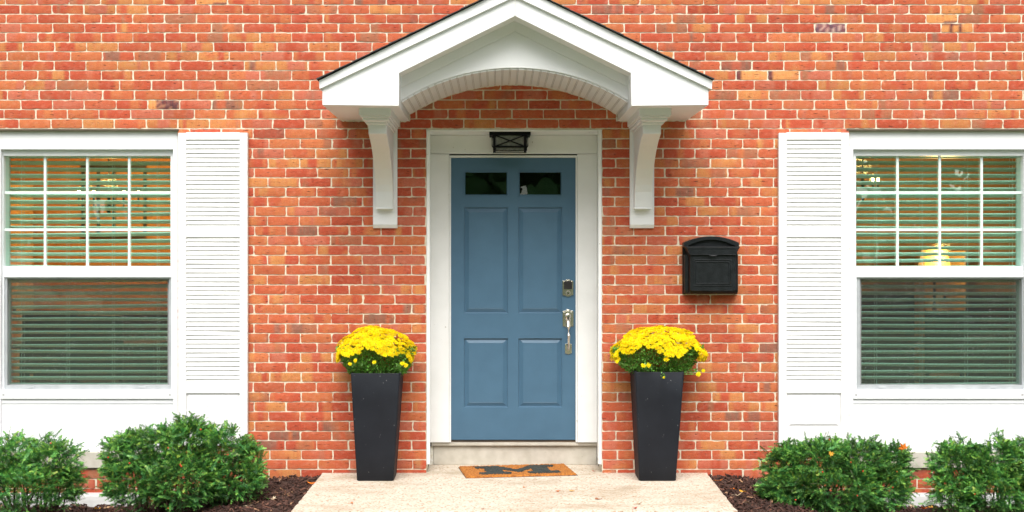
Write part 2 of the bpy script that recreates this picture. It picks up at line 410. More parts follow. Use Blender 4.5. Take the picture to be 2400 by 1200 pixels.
room(1.35, 5.4, 4.0, M['roomwall2'])
g = MB(); g.box(-.75, .8, .85, .9, -.05, 2.6); g.box(-.8, -.75, .36, .9, -.05, 2.6); g.box(.8, .85, .36, .9, -.05, 2.6); g.box(-.8, .85, .36, .9, 2.6, 2.65)
g.build('room_wall', M['wood_dark'], house)

# ---- windows
def window(px):
    o = px
    fr = empty('window', (X(o + 204), .0, Z(1059))); fr.parent = house
    m = MB()
    m.pbox(o-12, 309, o+417, 350, -.03, -.20)                     # head casing
    m.pbox(o+405.5, 350, o+417, 1043, -.03, -.20); m.pbox(o-12, 350, o+1.5, 1043, -.03, -.20)
    m.pbox(o+1.5, 917, o+405.5, 935, -.034, -.20)                 # sill board
    m.pbox(o+1.5, 935, o+405.5, 946, -.046, -.20)
    m.pbox(o+1.5, 946, o+405.5, 1043, -.050, -.20)                # apron panel
    m.pbox(o-12, 1043, o+417, 1059, -.022, -.20)
    m.build('casing', M['white'], fr, bevel=.0015)
    m = MB(); m.pbox(o-14, 302.3, o+419, 305.5, .004, -.06); m.build('lintel', M['bronze'], fr)
    m = MB(); m.pbox(o-12, 305.2, o+417, 308.8, -.015, -.2); m.build('head_trim', M['stone'], fr)
    m = MB(); m.pbox(o-16, 1060, o+425, 1097, .02, -.2); m.build('sill', M['stone'], fr, bevel=.003)
    m = MB()
    m.ring((o+1.5, 351, o+405.5, 641), (o+8, 365, o+399.5, 624), -.066, -.20)
    m.ring((o+1.5, 641.3, o+405.5, 916.7), (o+9.5, 650, o+401, 914), -.062, -.20)
    m.build('frame', M['vinyl'], fr, bevel=.0015)
    m = MB()
    for vx in (105.3, 204.3, 302.5): m.pbox(o+vx-2.9, 365, o+vx+2.9, 624, -.090, -.104)
    for hy in (451.5, 538.5):
        for a, b in ((8, 102.4), (108.2, 201.4), (207.2, 299.6), (305.4, 399.5)): m.pbox(o+a, hy-3.1, o+b, hy+3.1, -.0905, -.1035)
    m.build('muntin', M['muntin'], fr, bevel=.001)
    m = MB(); m.pbox(o+8, 365, o+399.5, 624, -.108, -.112); m.build('pane', M['glass'], fr)
    m = MB(); m.ring((o+9.8, 650.3, o+400.8, 913.6), (o+17, 653.5, o+396.5, 903), -.078, -.090)
    for cx in (70, 332):
        m.pbox(o+cx-8, 906, o+cx+8, 911, -.072, -.078)
    m.build('screen_frame', M['alu'], fr, bevel=.001)
    m = MB(); m.pbox(o+16.5, 653, o+397, 903.5, -.086, -.0868); m.build('insect_screen', M['screen'], fr)
    m = MB(); m.ring((o+9, 645, o+402, 916), (o+20, 656, o+393, 901), -.115, -.155); m.build('lower_sash', M['vinyl'], fr)
    m = MB(); m.pbox(o+19, 655, o+394, 902, -.133, -.137); m.build('pane', M['glass'], fr)
    m = MB()
    for cx in (8, 398):
        m = MB(); m.pbox(o+cx-2.5, 924.8, o+cx+2.5, 926.6, -.0335, -.036); m.build('weep_slot', M['dark'], fr)
    # venetian blind
    m = MB(); dB = -.215; yc = -dB
    xa, xb = X(o+6, dB), X(o+401, dB)
    m.box(xa, xb, yc-.03, yc+.03, Z(371, dB), Z(360, dB))
    z = Z(382, dB); zend = Z(908, dB); pit = 15.25 * (D - dB) / FPX; k = 0
    while z > zend:
        a = R(29.5 + random.gauss(0, 1.5)); sag = random.gauss(0, .0016); sl = random.gauss(0, .0022)
        if z < 1.9 and random.random() < .2: sl += random.choice((-.006, .006))
        hw = .025; nseg = 5; vs = []; fs = []
        for e, xx in enumerate((xa, (xa+xb)/2, xb)):
            for t in range(nseg + 1):
                th_ = .003
                u = -1 + 2 * max(t - 1, 0) / (nseg - 1)
                yy = yc + u * hw * math.cos(a); zz = z - u * hw * math.sin(a) + .0025 * (1 - u*u) * math.cos(a)
                if t == 0: yy -= .0040; zz -= .0052
                zz += (sag if e == 1 else sl * (e - 1))
                vs.append((xx, yy, zz)); vs.append((xx, yy, zz - th_))
        n = (nseg + 1) * 2
        for e in range(2):
            for t in range(nseg):
                p = e * n + 2 * t
                fs.append((p, p+2, p+2+n, p+n)); fs.append((p+1, p+1+n, p+3+n, p+3))
            fs.append((e*n, e*n+n, e*n+n+1, e*n+1)); q = e*n + 2*nseg; fs.append((q, q+1, q+n+1, q+n))
        m.add(vs, fs); z -= pit
    m.box(xa, xb, yc-.025, yc+.025, zend - .02, zend - .002)
    m.build('blind', M['slat'], fr)
    m = MB()
    for cx in (53.6, 160, 266, 371):
        for yy in (yc - .027, yc + .027):
            m = MB(); m.tube([(X(o+cx, dB), yy, Z(366, dB)), (X(o+cx, dB), yy, zend)], .0015, 5); m.build('blind_cord', M['slat'], fr)
    return fr
window(0); window(1998.5)

# white ledge at the foot of the wall under each window
for a, b in ((-200, 330), (2060, 2600)):
    m = MB(); m.pbox(a, 1155.5, b, 1184, .012, -.01); m.pbox(a, 1163, b, 1215, .020, .0125)
    m.build('foundation_trim', M['whitewood'], house)

# ---- shutters
def shutter(px0, px1, seed):
    rnd = random.Random(seed)
    s = empty('shutter', (X((px0+px1)/2), 0, Z(1044))); s.parent = house
    df, db = .042, .006
    top, bot = 310.5, 1044
    m = MB(); sw = 18.5
    m.pbox(px0, top+1, px0+sw, bot, df, db); m.pbox(px1-sw, top+.5, px1, bot, df, db)
    for a, b in ((top-.5, 327.5), (537, 556), (900, 922), (1003, bot)): m.pbox(px0+sw, a, px1-sw, b, df-.0015, db)
    m.build('frame', M['whitewood'], s, bevel=.002)
    m = MB()
    x0, x1 = X(px0+sw, df), X(px1-sw, df)
    def louv(a, b):
        n = round((b - a) / 10.45); st = (b - a) / n
        for i in range(n):
            zt, zb = Z(a + st*i, df), Z(a + st*(i+1), df)
            t = rnd.gauss(0, .0007); e = rnd.gauss(0, .0007)
            y0 = -df + .004; y1 = -df + .0145; h = zt - zb
            vs = [(x0, y1+t, zt+.004), (x1, y1-t, zt+.004+e), (x1, y0-t, zb+.0035+e), (x0, y0+t, zb+.0035),
                  (x0, y1+.006+t, zt+.002), (x1, y1+.006-t, zt+.002+e), (x1, y0+.006-t, zb+e), (x0, y0+.006+t, zb)]
            m.add(vs, [(0,3,2,1), (4,5,6,7), (0,1,5,4), (1,2,6,5), (2,3,7,6), (3,0,4,7)])
    louv(327.5, 537); louv(556, 900)
    m.build('louvre', M['whitewood'], s)
    # raised bottom panel
    m = MB(); rx = [x0, x0+.012, x0+.034, x1-.034, x1-.012, x1]
    za, zb = Z(922, df), Z(1003, df)
    def rect(ix, iz, y): return [(x0+ix, y, zb+iz), (x1-ix, y, zb+iz), (x1-ix, y, za-iz), (x0+ix, y, za-iz)]
    vs = rect(0, 0, -df+.016) + rect(.005, .005, -df+.016) + rect(.032, .028, -df+.005)
    fs = [(8,9,10,11)]
    for k in (0, 4): fs += [(k+i, k+(i+1) % 4, k+4+(i+1) % 4, k+4+i) for i in range(4)]
    m.add(vs, fs); m.box(x0, x1, -df+.018, -db, zb, za)
    m.build('panel', M['whitewood'], s)
shutter(417.5, 580, 3); shutter(1825.5, 1990, 4)

# ---- door surround and door (set back in a 0.32 m recess)
dd = -.33
m = MB()                                                # reveal boards
y0, y1 = .001, .345
xL, xR, zT = X(999.3), X(1410.7), Z(303.6)
th = .010
m.box(xL, xL+th, y0, y1, .055, zT-th); m.box(xR-th, xR, y0, y1, .055, zT-th); m.box(xL, xR, y0, y1, zT-th, zT)
m.build('door_reveal', M['doorframe'], house, bevel=.002)
m = MB()
zs = Z(1037, -.30)
m.box(xL+.002, xL+.026, y0-.006, .03, .06, zT-.01); m.build('door_reveal_trim', M['doorframe'], house, bevel=.003)
m = MB(); m.box(xR-.026, xR-.002, y0-.006, .03, .06, zT-.01); m.build('door_reveal_trim', M['doorframe'], house, bevel=.003)
m = MB(); 
m.box(xL+th+.001, X(1052.5, -.30), .302, .36, zs, Z(361, -.30)); m.build('door_casing', M['doorframe'], house, bevel=.0015)
m = MB(); m.box(X(1353.5, -.30), xR-th-.001, .302, .36, zs, Z(361, -.30)); m.build('door_casing', M['doorframe'], house, bevel=.0015); m = MB()
m.box(xL+th+.001, xR-th-.001, .300, .36, Z(360.2, -.30), zT-th-.002)
m.build('door_casing', M['doorframe'], house, bevel=.0015)
m = MB()                                                # door stop
m.box(X(1053, -.3), X(1056.8, -.3), .312, .39, zs, Z(365, -.3)); m.box(X(1349.6, -.3), X(1353, -.3), .312, .39, zs, Z(365, -.3))
m.box(X(1053, -.3), X(1353, -.3), .3125, .39, Z(368.8, -.3), Z(364, -.3)-.0)
m.build('door_stop', M['doorframe'], house)
m = MB(); m.box(X(1016, -.345), X(1398, -.345), .345, .60, .0, Z(1045, -.345)); m.build('door_sill', M['stone'], house, bevel=.004)
m = MB(); m.box(X(1011, -.30), X(1402, -.30), .320, .47, Z(1045, -.32)+.001, Z(1037.5, -.32)); m.build('door_sill_cap', M['stone'], house, bevel=.003)
m = MB(); m.box(xL, X(1015.4, -.345), .352, .60, 0, Z(1046, -.345)); m.build('sill_end', M['caulk'], house)
m = MB(); m.box(X(1398.6, -.345), xR, .352, .60, 0, Z(1046, -.345)); m.build('sill_end', M['caulk'], house)
m = MB(); m.box(X(1055, -.345), X(1351, -.345), .338, .42, Z(1037.3, -.338)+.0005, Z(1031.5, -.338)); m.build('threshold', M['bronze'], house, bevel=.002)

door = empty('front_door', (X(1203, dd), .33, Z(1030, dd))); door.parent = house
m = MB()
DX = [1057, 1087.5, 1190.5, 1215, 1317.5, 1349.5]; DZ = [370, 401, 459, 486, 734.5, 793, 955, 1030.5]
yF = .33
for i in range(5):
    for j in range(7):
        if i in (1, 3) and j in (1, 3, 5):
            xa, xb, zt, zb = X(DX[i], dd), X(DX[i+1], dd), Z(DZ[j], dd), Z(DZ[j+1], dd)
            def rc(ix, y): return [(xa+ix, y, zb+ix), (xb-ix, y, zb+ix), (xb-ix, y, zt-ix), (xa+ix, y, zt-ix)]
            if j == 1: rings = [rc(0, yF), rc(.001, yF-.006), rc(.006, yF-.006), rc(.010, yF+.004), rc(.010, yF+.02)]
            else: rings = [rc(0, yF), rc(.002, yF+.013), rc(.010, yF+.0145), rc(.034, yF+.0045), rc(.036, yF+.0025), rc(.038, yF+.0035)]
            vs = [p for r_ in rings for p in r_]; n = len(rings)
            fs = [(k*4+e, k*4+(e+1) % 4, k*4+4+(e+1) % 4, k*4+4+e) for k in range(n-1) for e in range(4)]
            if j != 1: fs.append((n*4-4, n*4-3, n*4-2, n*4-1))
            m.add(vs, fs)
        else:
            m.add([(X(DX[i], dd), yF, Z(DZ[j+1], dd)), (X(DX[i+1], dd), yF, Z(DZ[j+1], dd)), (X(DX[i+1], dd), yF, Z(DZ[j], dd)), (X(DX[i], dd), yF, Z(DZ[j], dd))], [(0,1,2,3)])
m.box(X(1057, dd), X(1349.5, dd), yF+.0215, yF+.045, Z(1030.5, dd), Z(461, dd)); m.box(X(1057, dd), X(1349.5, dd), yF+.0215, yF+.045, Z(399, dd), Z(370, dd))
m.build('door_panel', M['door'], door)
for a, b in ((1088, 1190), (1215.5, 1317)):
    m = MB(); m.pbox(a+1, 402, b-1, 458, dd-.012, dd-.016); m.build('door_pane', M['doorglass'], door)
m = MB(); m.box(X(1058, dd), X(1348.5, dd), yF+.002, yF+.04, Z(1033.5, dd), Z(1030.6, dd)); m.build('door_sweep', M['dark'], door)

# hardware
def plate(m, cx, py0, py1, w, df, t):
    zc = (Z(py0, dd) + Z(py1, dd)) / 2; h = (Z(py0, dd) - Z(py1, dd)) / 2; cxm = X(cx, dd)
    pts = []
    for s1 in (1, -1):
        arc = []
        for k in range(9):
            u = -1 + k / 4
            arc.append((cxm + u * w * .62, zc + s1 * (h - h * .16 * u * u)))
        arc = [(cxm - w, zc + s1 * h * .80), (cxm - w*.78, zc + s1 * h * .86)] + arc + [(cxm + w*.78, zc + s1 * h * .86), (cxm + w, zc + s1 * h * .80)]
        pts += arc if s1 == 1 else arc[::-1]
    m.prism(pts[::-1], -df - t, -df)
def hp(px): return X(px, dd)
h = MB(); plate(h, 1331, 654.5, 695, .040, -yF + .0, .012); plate(h, 1331, 657, 692.5, .034, -yF + .012, .005)
h.lathe([(.017, .017), (.017, .024), (.013, .028), (.013, .029)], (hp(1331), yF, Z(686, dd)), 'y')
lock = h.build('deadbolt', M['nickel'], door, bevel=.001)
h = MB(); h.prism([(hp(1321.5), Z(677.5, dd)), (hp(1340.5), Z(677.5, dd)), (hp(1340.5), Z(661.5, dd)), (hp(1337), Z(659, dd)), (hp(1331), Z(658, dd)), (hp(1325), Z(659, dd)), (hp(1321.5), Z(661.5, dd))], yF-.021, yF-.017)
h.build('keypad', M['dark'], lock) if False else h.build('keypad', M['dark'], door)
h = MB(); h.lathe([(.004, .0285), (.004, .031)], (hp(1331), yF, Z(687, dd)), 'y'); h.box(hp(1331)-.0015, hp(1331)+.0015, yF-.031, yF-.028, Z(691, dd), Z(687, dd)); h.build('keyhole', M['dark'], door)
h = MB(); plate(h, 1331.3, 725, 768, .040, -yF, .010); plate(h, 1331.3, 728, 765, .034, -yF + .010, .004)
zz = Z(741, dd); h.lathe([(.024, .014), (.022, .026), (.012, .032)], (hp(1331), yF, zz), 'y')
h.lathe([(.022, .012), (.019, .024), (.010, .03)], (hp(1331), yF, Z(750, dd)), 'y')
plate(h, 1332, 804, 830, .025, -yF, .009)
h.lathe([(.012, .009), (.010, .02)], (hp(1332), yF, Z(818, dd)), 'y')
h.tube([(hp(1331), yF-.02, Z(748, dd)), (hp(1331.3), yF-.05, Z(754, dd)), (hp(1331.5), yF-.065, Z(765, dd)), (hp(1331.7), yF-.066, Z(785, dd)), (hp(1331.8), yF-.055, Z(803, dd)), (hp(1332), yF-.035, Z(815, dd)), (hp(1332), yF-.012, Z(819, dd))],
       [.011, .013, .0135, .0115, .009, .0075, .007], 12)
h.build('handle', M['nickel'], door, smooth=False, bevel=.001)
h = MB(); h.box(hp(1331)-.006, hp(1331)+.006, yF-.0355, yF-.031, Z(748, dd), Z(742, dd)); h.build('thumb_latch', M['dark'], door)

# ============================================================ CANOPY
DF, DT = .93, .74
can = empty('door_canopy', (X(1207), 0, Z(245, DF))); can.parent = house
def P(px, py, d): return (X(px, d), Z(py, d))
body = [P(755.5, 246, DF), P(934.5, 248, DF), P(935.5, 171, DF), P(1207, 37.3, DF), P(1478.5, 171, DF), P(1480, 248, DF), P(1660.5, 246, DF),
        P(1660.5, 203, DF), P(1207, -18, DF), P(755.5, 203, DF)]
m = MB(); m.prism(body, -DF, -.0005); m.build('gable_board', M['white'], can, bevel=.0015)
rake = [P(750, 209.5, DF), P(1207, -6.5, DF), P(1667, 210.5, DF), P(1668.5, 190, DF), P(1207, -34, DF), P(748.5, 190, DF)]
m = MB(); m.prism(rake, -DF-.022, -.001); m.build('rake_board', M['white'], can, bevel=.0015)
m = MB(); m.box(X(1207, DF)-.0012, X(1207, DF)+.0012, -DF-.0235, -DF-.01, Z(38, DF)+.002, Z(-30, DF)); m.build('ridge_seam', M['caulk'], can)
# arch
cxA, zTop = X(1206, DT), Z(158.5, DT); hw = (X(1473, DT) - X(939, DT)) / 2; rise = zTop - Z(236, DT)
RA = (hw*hw + rise*rise) / (2 * rise); zC = zTop - RA; a0 = math.asin(hw / RA)
arc = [(cxA + RA * math.sin(-a0 + 2*a0*k/48), zC + RA * math.cos(-a0 + 2*a0*k/48)) for k in range(49)]
xi0, xi1 = X(935.5, DF), X(1478.5, DF)
tymp = [(xi0-.01, arc[0][1])] + [p for p in arc if xi0 < p[0] < xi1] + [(xi1+.01, arc[-1][1]), (xi1+.01, Z(171, DF)+.03), (X(1207, DF), Z(37.3, DF)+.03), (xi0-.01, Z(171, DF)+.03)]
m = MB(); m.prism(tymp, -DT, -.002); m.build('arched_panel', M['white'], can)
m = MB()
sl = (Z(74.7, DT) - Z(205, DT)) / (X(1206.7, DT) - X(940, DT))
zb = lambda x: Z(74.7, DT) - abs(x - X(1206.7, DT)) * sl
ztp = lambda x: zb(x) + .11
xm = X(1206.7, DT)
m.prism([(xi0-.005, zb(xi0-.005)), (xm-.0004, zb(xm)), (xm-.0004, ztp(xm)), (xi0-.005, ztp(xi0))], -DT-.016, -DT-.0005)
m.prism([(xm+.0004, zb(xm)), (xi1+.005, zb(xi1+.005)), (xi1+.005, ztp(xi1)), (xm+.0004, ztp(xm))], -DT-.016, -DT-.0005)
m.build('frieze_board', M['white'], can, bevel=.0015)
# beadboard barrel
m = MB(); nb = 31
for k in range(nb):
    t0 = -a0 + 2*a0*k/nb; t1 = -a0 + 2*a0*(k+1)/nb
    for u0, u1 in ((.04, .83), (.88, .99)):
        ta, tb = t0 + (t1-t0)*u0, t0 + (t1-t0)*u1
        vs = []
        for t in (ta, tb):
            for rr in (RA - .012, RA - .0005):
                for y in (-DT + .012, -.004): vs.append((cxA + rr*math.sin(t), y, zC + rr*math.cos(t)))
        m.add(vs, [(0,1,5,4), (2,6,7,3), (0,2,3,1), (4,5,7,6), (0,4,6,2), (1,3,7,5)])
m.build('beadboard_soffit', M['white'], can)
M['shadowline'] = mat('soffit_groove_shade', (.42, .40, .35), None, .9)  # darker sheet, puts the shade of the beadboard grooves into colour
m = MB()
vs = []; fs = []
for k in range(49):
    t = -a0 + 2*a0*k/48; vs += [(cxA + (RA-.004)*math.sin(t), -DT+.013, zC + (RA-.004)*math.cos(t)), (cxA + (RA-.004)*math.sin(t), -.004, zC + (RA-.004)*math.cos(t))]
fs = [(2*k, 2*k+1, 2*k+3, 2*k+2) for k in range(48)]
m.add(vs, fs); m.build('soffit_groove_shade', M['shadowline'], can)
# caulk line where the canopy meets the brick
m = MB()
pts = [(X(755.5, DF)+.01, Z(246, DF)), (xi0, Z(248, DF)), (xi0, arc[0][1])]
def bead(p, q, r=.006):
    p = Vector((p[0], -.004, p[1])); q = Vector((q[0], -.004, q[1])); n = max(2, int((q-p).length / .012))
    ps = [p.lerp(q, k/n) + Vector((random.gauss(0, .0012), 0, random.gauss(0, .0012))) for k in range(n+1)]
    m.tube(ps, [r * random.uniform(.6, 1.3) for _ in ps], 6)
bead((X(755.5, DF)+.01, Z(246, DF)-.002), (xi0-.02, Z(248, DF)-.002)); bead((xi0+.002, Z(248, DF)), (xi0+.002, arc[0][1]))
bead((xi1+.02, Z(248, DF)-.002), (X(1660.5, DF)-.01, Z(246, DF)-.002)); bead((xi1-.002, Z(248, DF)), (xi1-.002, arc[0][1]))
for k in range(48): bead((arc[k][0], arc[k][1]-.012), (arc[k+1][0], arc[k+1][1]-.012), .005)
m.build('caulk_line', M['caulk'], can)
# shingles
m = MB()
for s in (-1, 1):
    xe = X(744, DF) if s < 0 else X(1671, DF); ze = Z(188.5, DF); xp = X(1207, DF); zp = Z(-36, DF)
    n = 11; L_ = Vector((xp - xe, 0, zp - ze)); nrm = Vector((-L_.z * (1 if s < 0 else -1), 0, abs(L_.x))).normalized()
    if nrm.z < 0: nrm = -nrm
    for k in range(n):
        a = Vector((xe, 0, ze)) + L_ * (k / n); b = Vector((xe, 0, ze)) + L_ * min(1.0, (k + 1.25) / n)
        lo = nrm * (.0035); hi = nrm * .0015; tk = nrm * .0028
        ya, yb = -DF - .045 + random.uniform(-.004, .004), -.003
        c = [a + hi*0, b + hi*0, b + tk*.5, a + lo + tk]
        vs = [(p.x, ya, p.z) for p in c] + [(p.x, yb, p.z) for p in c]
        m.add(vs, [(0,1,2,3), (7,6,5,4), (0,4,5,1), (1,5,6,2), (2,6,7,3), (3,7,4,0)])
m.build('shingles', M['shingle'], can)
# brackets
ZS = Z(246.5, DF)
def bracket(pxc):
    xc = X(pxc)
    m = MB()
    m.box(xc-.086, xc+.086, -.032, .0, Z(527), ZS-.0005)
    m.prismx([(-.032, Z(527)-.0002), (.0, Z(527)-.0002), (.0, Z(535)), (-.018, Z(535))], xc-.086, xc+.086)
    pr = [(-.032, Z(490, .03)), (-.09, Z(490, .09)), (-.088, Z(486, .09))]
    for d_, y_ in ((.095,470),(.105,450),(.128,433),(.157,418),(.21,396),(.275,375),(.345,357),(.42,341),(.51,326),(.60,313.5)): pr.append((-d_, Z(y_, d_)))
    pr += [(-.60, 2.41), (-.032, 2.41)]
    m.prismx(pr, xc-.06, xc+.06)
    for (z0, z1, d_, w_) in ((ZS-.048, ZS-.0005, .78, .104), (ZS-.058, ZS-.0482, .76, .096), (ZS-.074, ZS-.0582, .725, .086), (2.409, ZS-.0742, .66, .071)):
        m.box(xc-w_, xc+w_, -d_, -.031, z0, z1)
    # cove under the cap
    m.prismx([(-.725, ZS-.0745), (-.66, ZS-.0745), (-.66, 2.42)], xc-.07, xc+.07)
    m.build('bracket', M['white'], can, bevel=.0022)
bracket(903.5); bracket(1503.7)

# ============================================================ PORCH LIGHT
yl = .155; zl = Z(303.6) - th
lamp = empty('porch_light', (X(1195, -yl), yl, zl), 'black box-shaped porch lantern with crossed bars hanging over the blue door', 'porch light')
dl = -yl + .0
wT = (X(1243, dl) - X(1147, dl)) / 2; lx = X(1195, dl)
def zz_(p): return Z(p, -.08)
m = MB(); m.box(lx-wT, lx+wT, .045, .265, zl-.022, zl-.0005); m.build('top_plate', M['black'], lamp, bevel=.002)
zb1, zb2 = Z(345.5, -.07), Z(353.5, -.07)
m = MB(); wB = .112; yf, yk = .062, .248
for sx in (-1, 1):
    for yy in (yf, yk): m.box(lx+sx*wB-.010, lx+sx*wB+.010, yy-.008, yy+.006, zb2, zl-.022)
for yy in (yf, yk):
    m.box(lx-wB+.007, lx+wB-.007, yy-.0055, yy+.0055, zb1-.002, zb1+.010); m.box(lx-wB+.007, lx+wB-.007, yy-.004, yy+.004, zb2, zb2+.004)
for sx in (-1, 1):
    m.box(lx+sx*wB-.0055, lx+sx*wB+.0055, yf+.006, yk-.006, zb1-.002, zb1+.010); m.box(lx+sx*wB-.004, lx+sx*wB+.004, yf+.006, yk-.006, zb2, zb2+.004)
zt_ = zl - .024
for yy in (yf-.002,):
    m.tube([(lx-wB+.005, yy, zt_), (lx+wB-.005, yy, zb1+.006)], .0045, 6); m.tube([(lx-wB+.005, yy-.001, zb1+.006), (lx+wB-.005, yy-.001, zt_)], .0045, 6)
for sx in (-1, 1):
    xo = lx + sx * (wB + .016)
    m.tube([(lx+sx*(wB+.006), yf+.02, zt_-.004), (xo, yf+.02, zt_-.02), (xo, yf+.02, zb1+.012), (lx+sx*(wB+.006), yf+.02, zb1-.005)], .004, 6)
m.build('cage', M['black'], lamp)
m = MB(); m.box(lx-wB+.012, lx+wB-.012, yf+.010, yk-.010, zb2+.006, zl-.024); m.build('glass_box', M['lampglass'], lamp, bevel=.003)

# ============================================================ MAILBOX
mb = empty('mailbox', (X(1663), 0, Z(690)), 'black wall mailbox with arched top hanging on the brick', 'mailbox')
def mx_(p): return X(p, .1)
x0, x1 = X(1599), X(1727.5); xc = (x0 + x1) / 2; w2 = (x1 - x0) / 2
zb0, zb_t = Z(689), Z(569); zap = Z(554)
def archpts(w_, zs_, zt_, n=20): return [(xc + w_ * (1 - 2*k/n), zs_ + (zt_ - zs_) * (1 - (1 - 2*k/n)**2)) for k in range(n+1)]
m = MB(); m.prism([(x0, zb0), (x1, zb0)] + archpts(w2, zb_t, zap), -.012, -.001); m.build('backplate', M['mailbox'], mb, bevel=.002)
dfm = .125
zl1, zl2 = Z(578, dfm), Z(597, dfm)
m = MB()                                             # body with coved front corners
fw = w2 - .036
zbf = Z(684, dfm)
prof = [(-w2+.006, 0), (-w2+.006, .055), (-w2+.030, .060), (-w2+.034, .085), (-fw-.002, .10), (-fw, dfm-.006), (fw, dfm-.006), (fw+.002, .10), (w2-.034, .085), (w2-.030, .060), (w2-.006, .055), (w2-.006, 0)]
def sect(z, k=1.0): return [(xc + a, -.012 - b*k, z) for a, b in prof]
rows = [sect(zb0+.004, .55), sect(zb0-.002+.012, .85), sect(zbf+.012, 1), sect(zl2, 1)]
n = len(prof); vs = [p for r_ in rows for p in r_]
fs = [(k*n+i, k*n+i+1, (k+1)*n+i+1, (k+1)*n+i) for k in range(3) for i in range(n-1)] + [tuple(range(n-1, -1, -1)), tuple(3*n+i for i in range(n))]
m.add(vs, fs); m.build('box', M['mailbox'], mb, bevel=.001)
m = MB()                                             # front plate and raised frame
m.pbox(1621, 598, 1719, 682, dfm+.010, dfm-.0)
m.ring((1626, 608, 1714.5, 670.5), (1628.5, 610.3, 1712, 668), dfm+.014, dfm+.010); m.ring((1630, 612.5, 1710.5, 666), (1632.5, 615, 1708, 663.5), dfm+.0145, dfm+.010)
m.build('front_plate', M['mailbox'], mb, bevel=.001)
m = MB()                                             # lid: stepped ledge
lw = w2 - .002
m.box(xc-lw, xc+lw, -.135, -.0125, zl1-.004, zl1+.0)
m.prism([(xc-lw+.004, zl1-.0045), (xc+lw-.004, zl1-.0045), (xc+lw-.012, zl1-.016), (xc-lw+.012, zl1-.016)], -.142, -.0125)
m.prism([(xc-lw+.013, zl1-.0165), (xc+lw-.013, zl1-.0165), (xc+fw+.006, zl2+.004), (xc-fw-.006, zl2+.004)], -.139, -.0125)
m.box(xc-fw-.004, xc+fw+.004, -.150, -.0125, zl2-.002, zl2+.0035)
# arched hood standing on the ledge
outer = archpts(w2, zb_t, zap); inner = archpts(w2-.020, zl1+.001, zap-.024)
oo = [(x0+2*w2, zl1+.001)] + outer + [(x0, zl1+.001)]
ii = inner
hp_ = oo + [(xc-w2+.0205, zl1+.001)] + ii[::-1][1:-1] + [(xc+w2-.0205, zl1+.001)]
m.prism(hp_[::-1], -.075, -.0125)
m.build('lid', M['mailbox'], mb, bevel=.001)
m = MB(); m.prism([(xc-w2+.02, zl1+.001)] + ii[::-1][1:-1] + [(xc+w2-.02, zl1+.001)], -.050, -.013); m.build('lid_crest', M['mailbox'], mb)
m = MB(); m.tube([(xc-.028, -.150, zl2-.004), (xc-.015, -.156, zl2-.008), (xc+.015, -.156, zl2-.008), (xc+.028, -.150, zl2-.004)], [.003, .005, .005, .003], 8); m.build('finger_pull', M['mailbox'], mb)

# ============================================================ GROUND, STOOP, WALK
def smooth(t): t = max(0, min(1, t)); return t*t*(3-2*t)
SX0, SX1 = X(754.5), X(1657.5)
def gz(x, y):
    e = max(SX0 - x, x - SX1, 0)
    z = -.032 - .20 * smooth((e - .15) / 1.35)
    d = -y
    return z - .03 * max(0, d) + .012 * mnoise.noise(Vector((x*2.3, y*2.3, 0))) + .006 * mnoise.noise(Vector((x*9, y*9, 3)))
m = MB(); nx, ny = 150, 40; vs = []
gx = lambda i: -5.2 + 10.6 * i / nx
gy = lambda j: .15 - 2.3 * j / ny
for j in range(ny+1):
    for i in range(nx+1): vs.append((gx(i), gy(j), gz(gx(i), gy(j)) - .006))
m.add(vs, [(j*(nx+1)+i, (j+1)*(nx+1)+i, (j+1)*(nx+1)+i+1, j*(nx+1)+i+1) for j in range(ny) for i in range(nx)])
o = m.build('ground', M['soil'], None, smooth=True); tag(o, kind='structure')
m = MB(); m.box(-60, 60, -70, -2.0, -.60, -.36); tag(m.build('lawn', M['lawn']), kind='structure')
stoop = empty('concrete_stoop', ((SX0+SX1)/2, -.6, -.15), 'beige exposed aggregate concrete stoop in front of the blue door', 'stoop')
DS = 1.35
m = MB()
rnd = random.Random(5)
# slab with slightly ragged edge, front a bit wider as seen
fl, fr_ = X(681, DS), X(1729, DS)
loop = []
def edge(p, q, n): return [(p[0]+(q[0]-p[0])*k/n + rnd.gauss(0,.002), p[1]+(q[1]-p[1])*k/n + rnd.gauss(0,.002)) for k in range(n)]
loop = edge((SX0, .0-.001), (fl, -DS), 50) + edge((fl, -DS), (fr_, -DS), 120) + edge((fr_, -DS), (SX1, -.001), 50)
ins = .012; cx_, cy_ = 0, -.7
def inset(p, k): 
    v = Vector((cx_-p[0], cy_-p[1])); v.normalize(); return (p[0]+v.x*k*1.2, p[1]+v.y*k*1.2)
l2 = loop + [(SX1, -.001), (xR, -.001), (xR, .36), (xL, .36), (xL, -.001)]
nl = len(l2); no = len(loop)
vs = [(p[0], p[1], -.14) for p in l2] + [(p[0], p[1], (-.008 + rnd.gauss(0, .0015)) if i < no else 0) for i, p in enumerate(l2)] + [(*(inset(p, .008) if i < no else p), 0) for i, p in enumerate(l2)]
fs = [(i, (i+1) % nl, nl+(i+1) % nl, nl+i) for i in range(nl)] + [(nl+i, nl+(i+1) % nl, 2*nl+(i+1) % nl, 2*nl+i) for i in range(nl)] + [tuple(range(2*nl, 3*nl))]
m.add(vs, fs); m.build('slab', M['concrete'], stoop)
m = MB(); m.box(X(720, 1.4), X(1690, 1.4), -DS-4.0, -DS-.012, -.45, -.15); tag(m.build('path', M['concrete']), kind='structure')

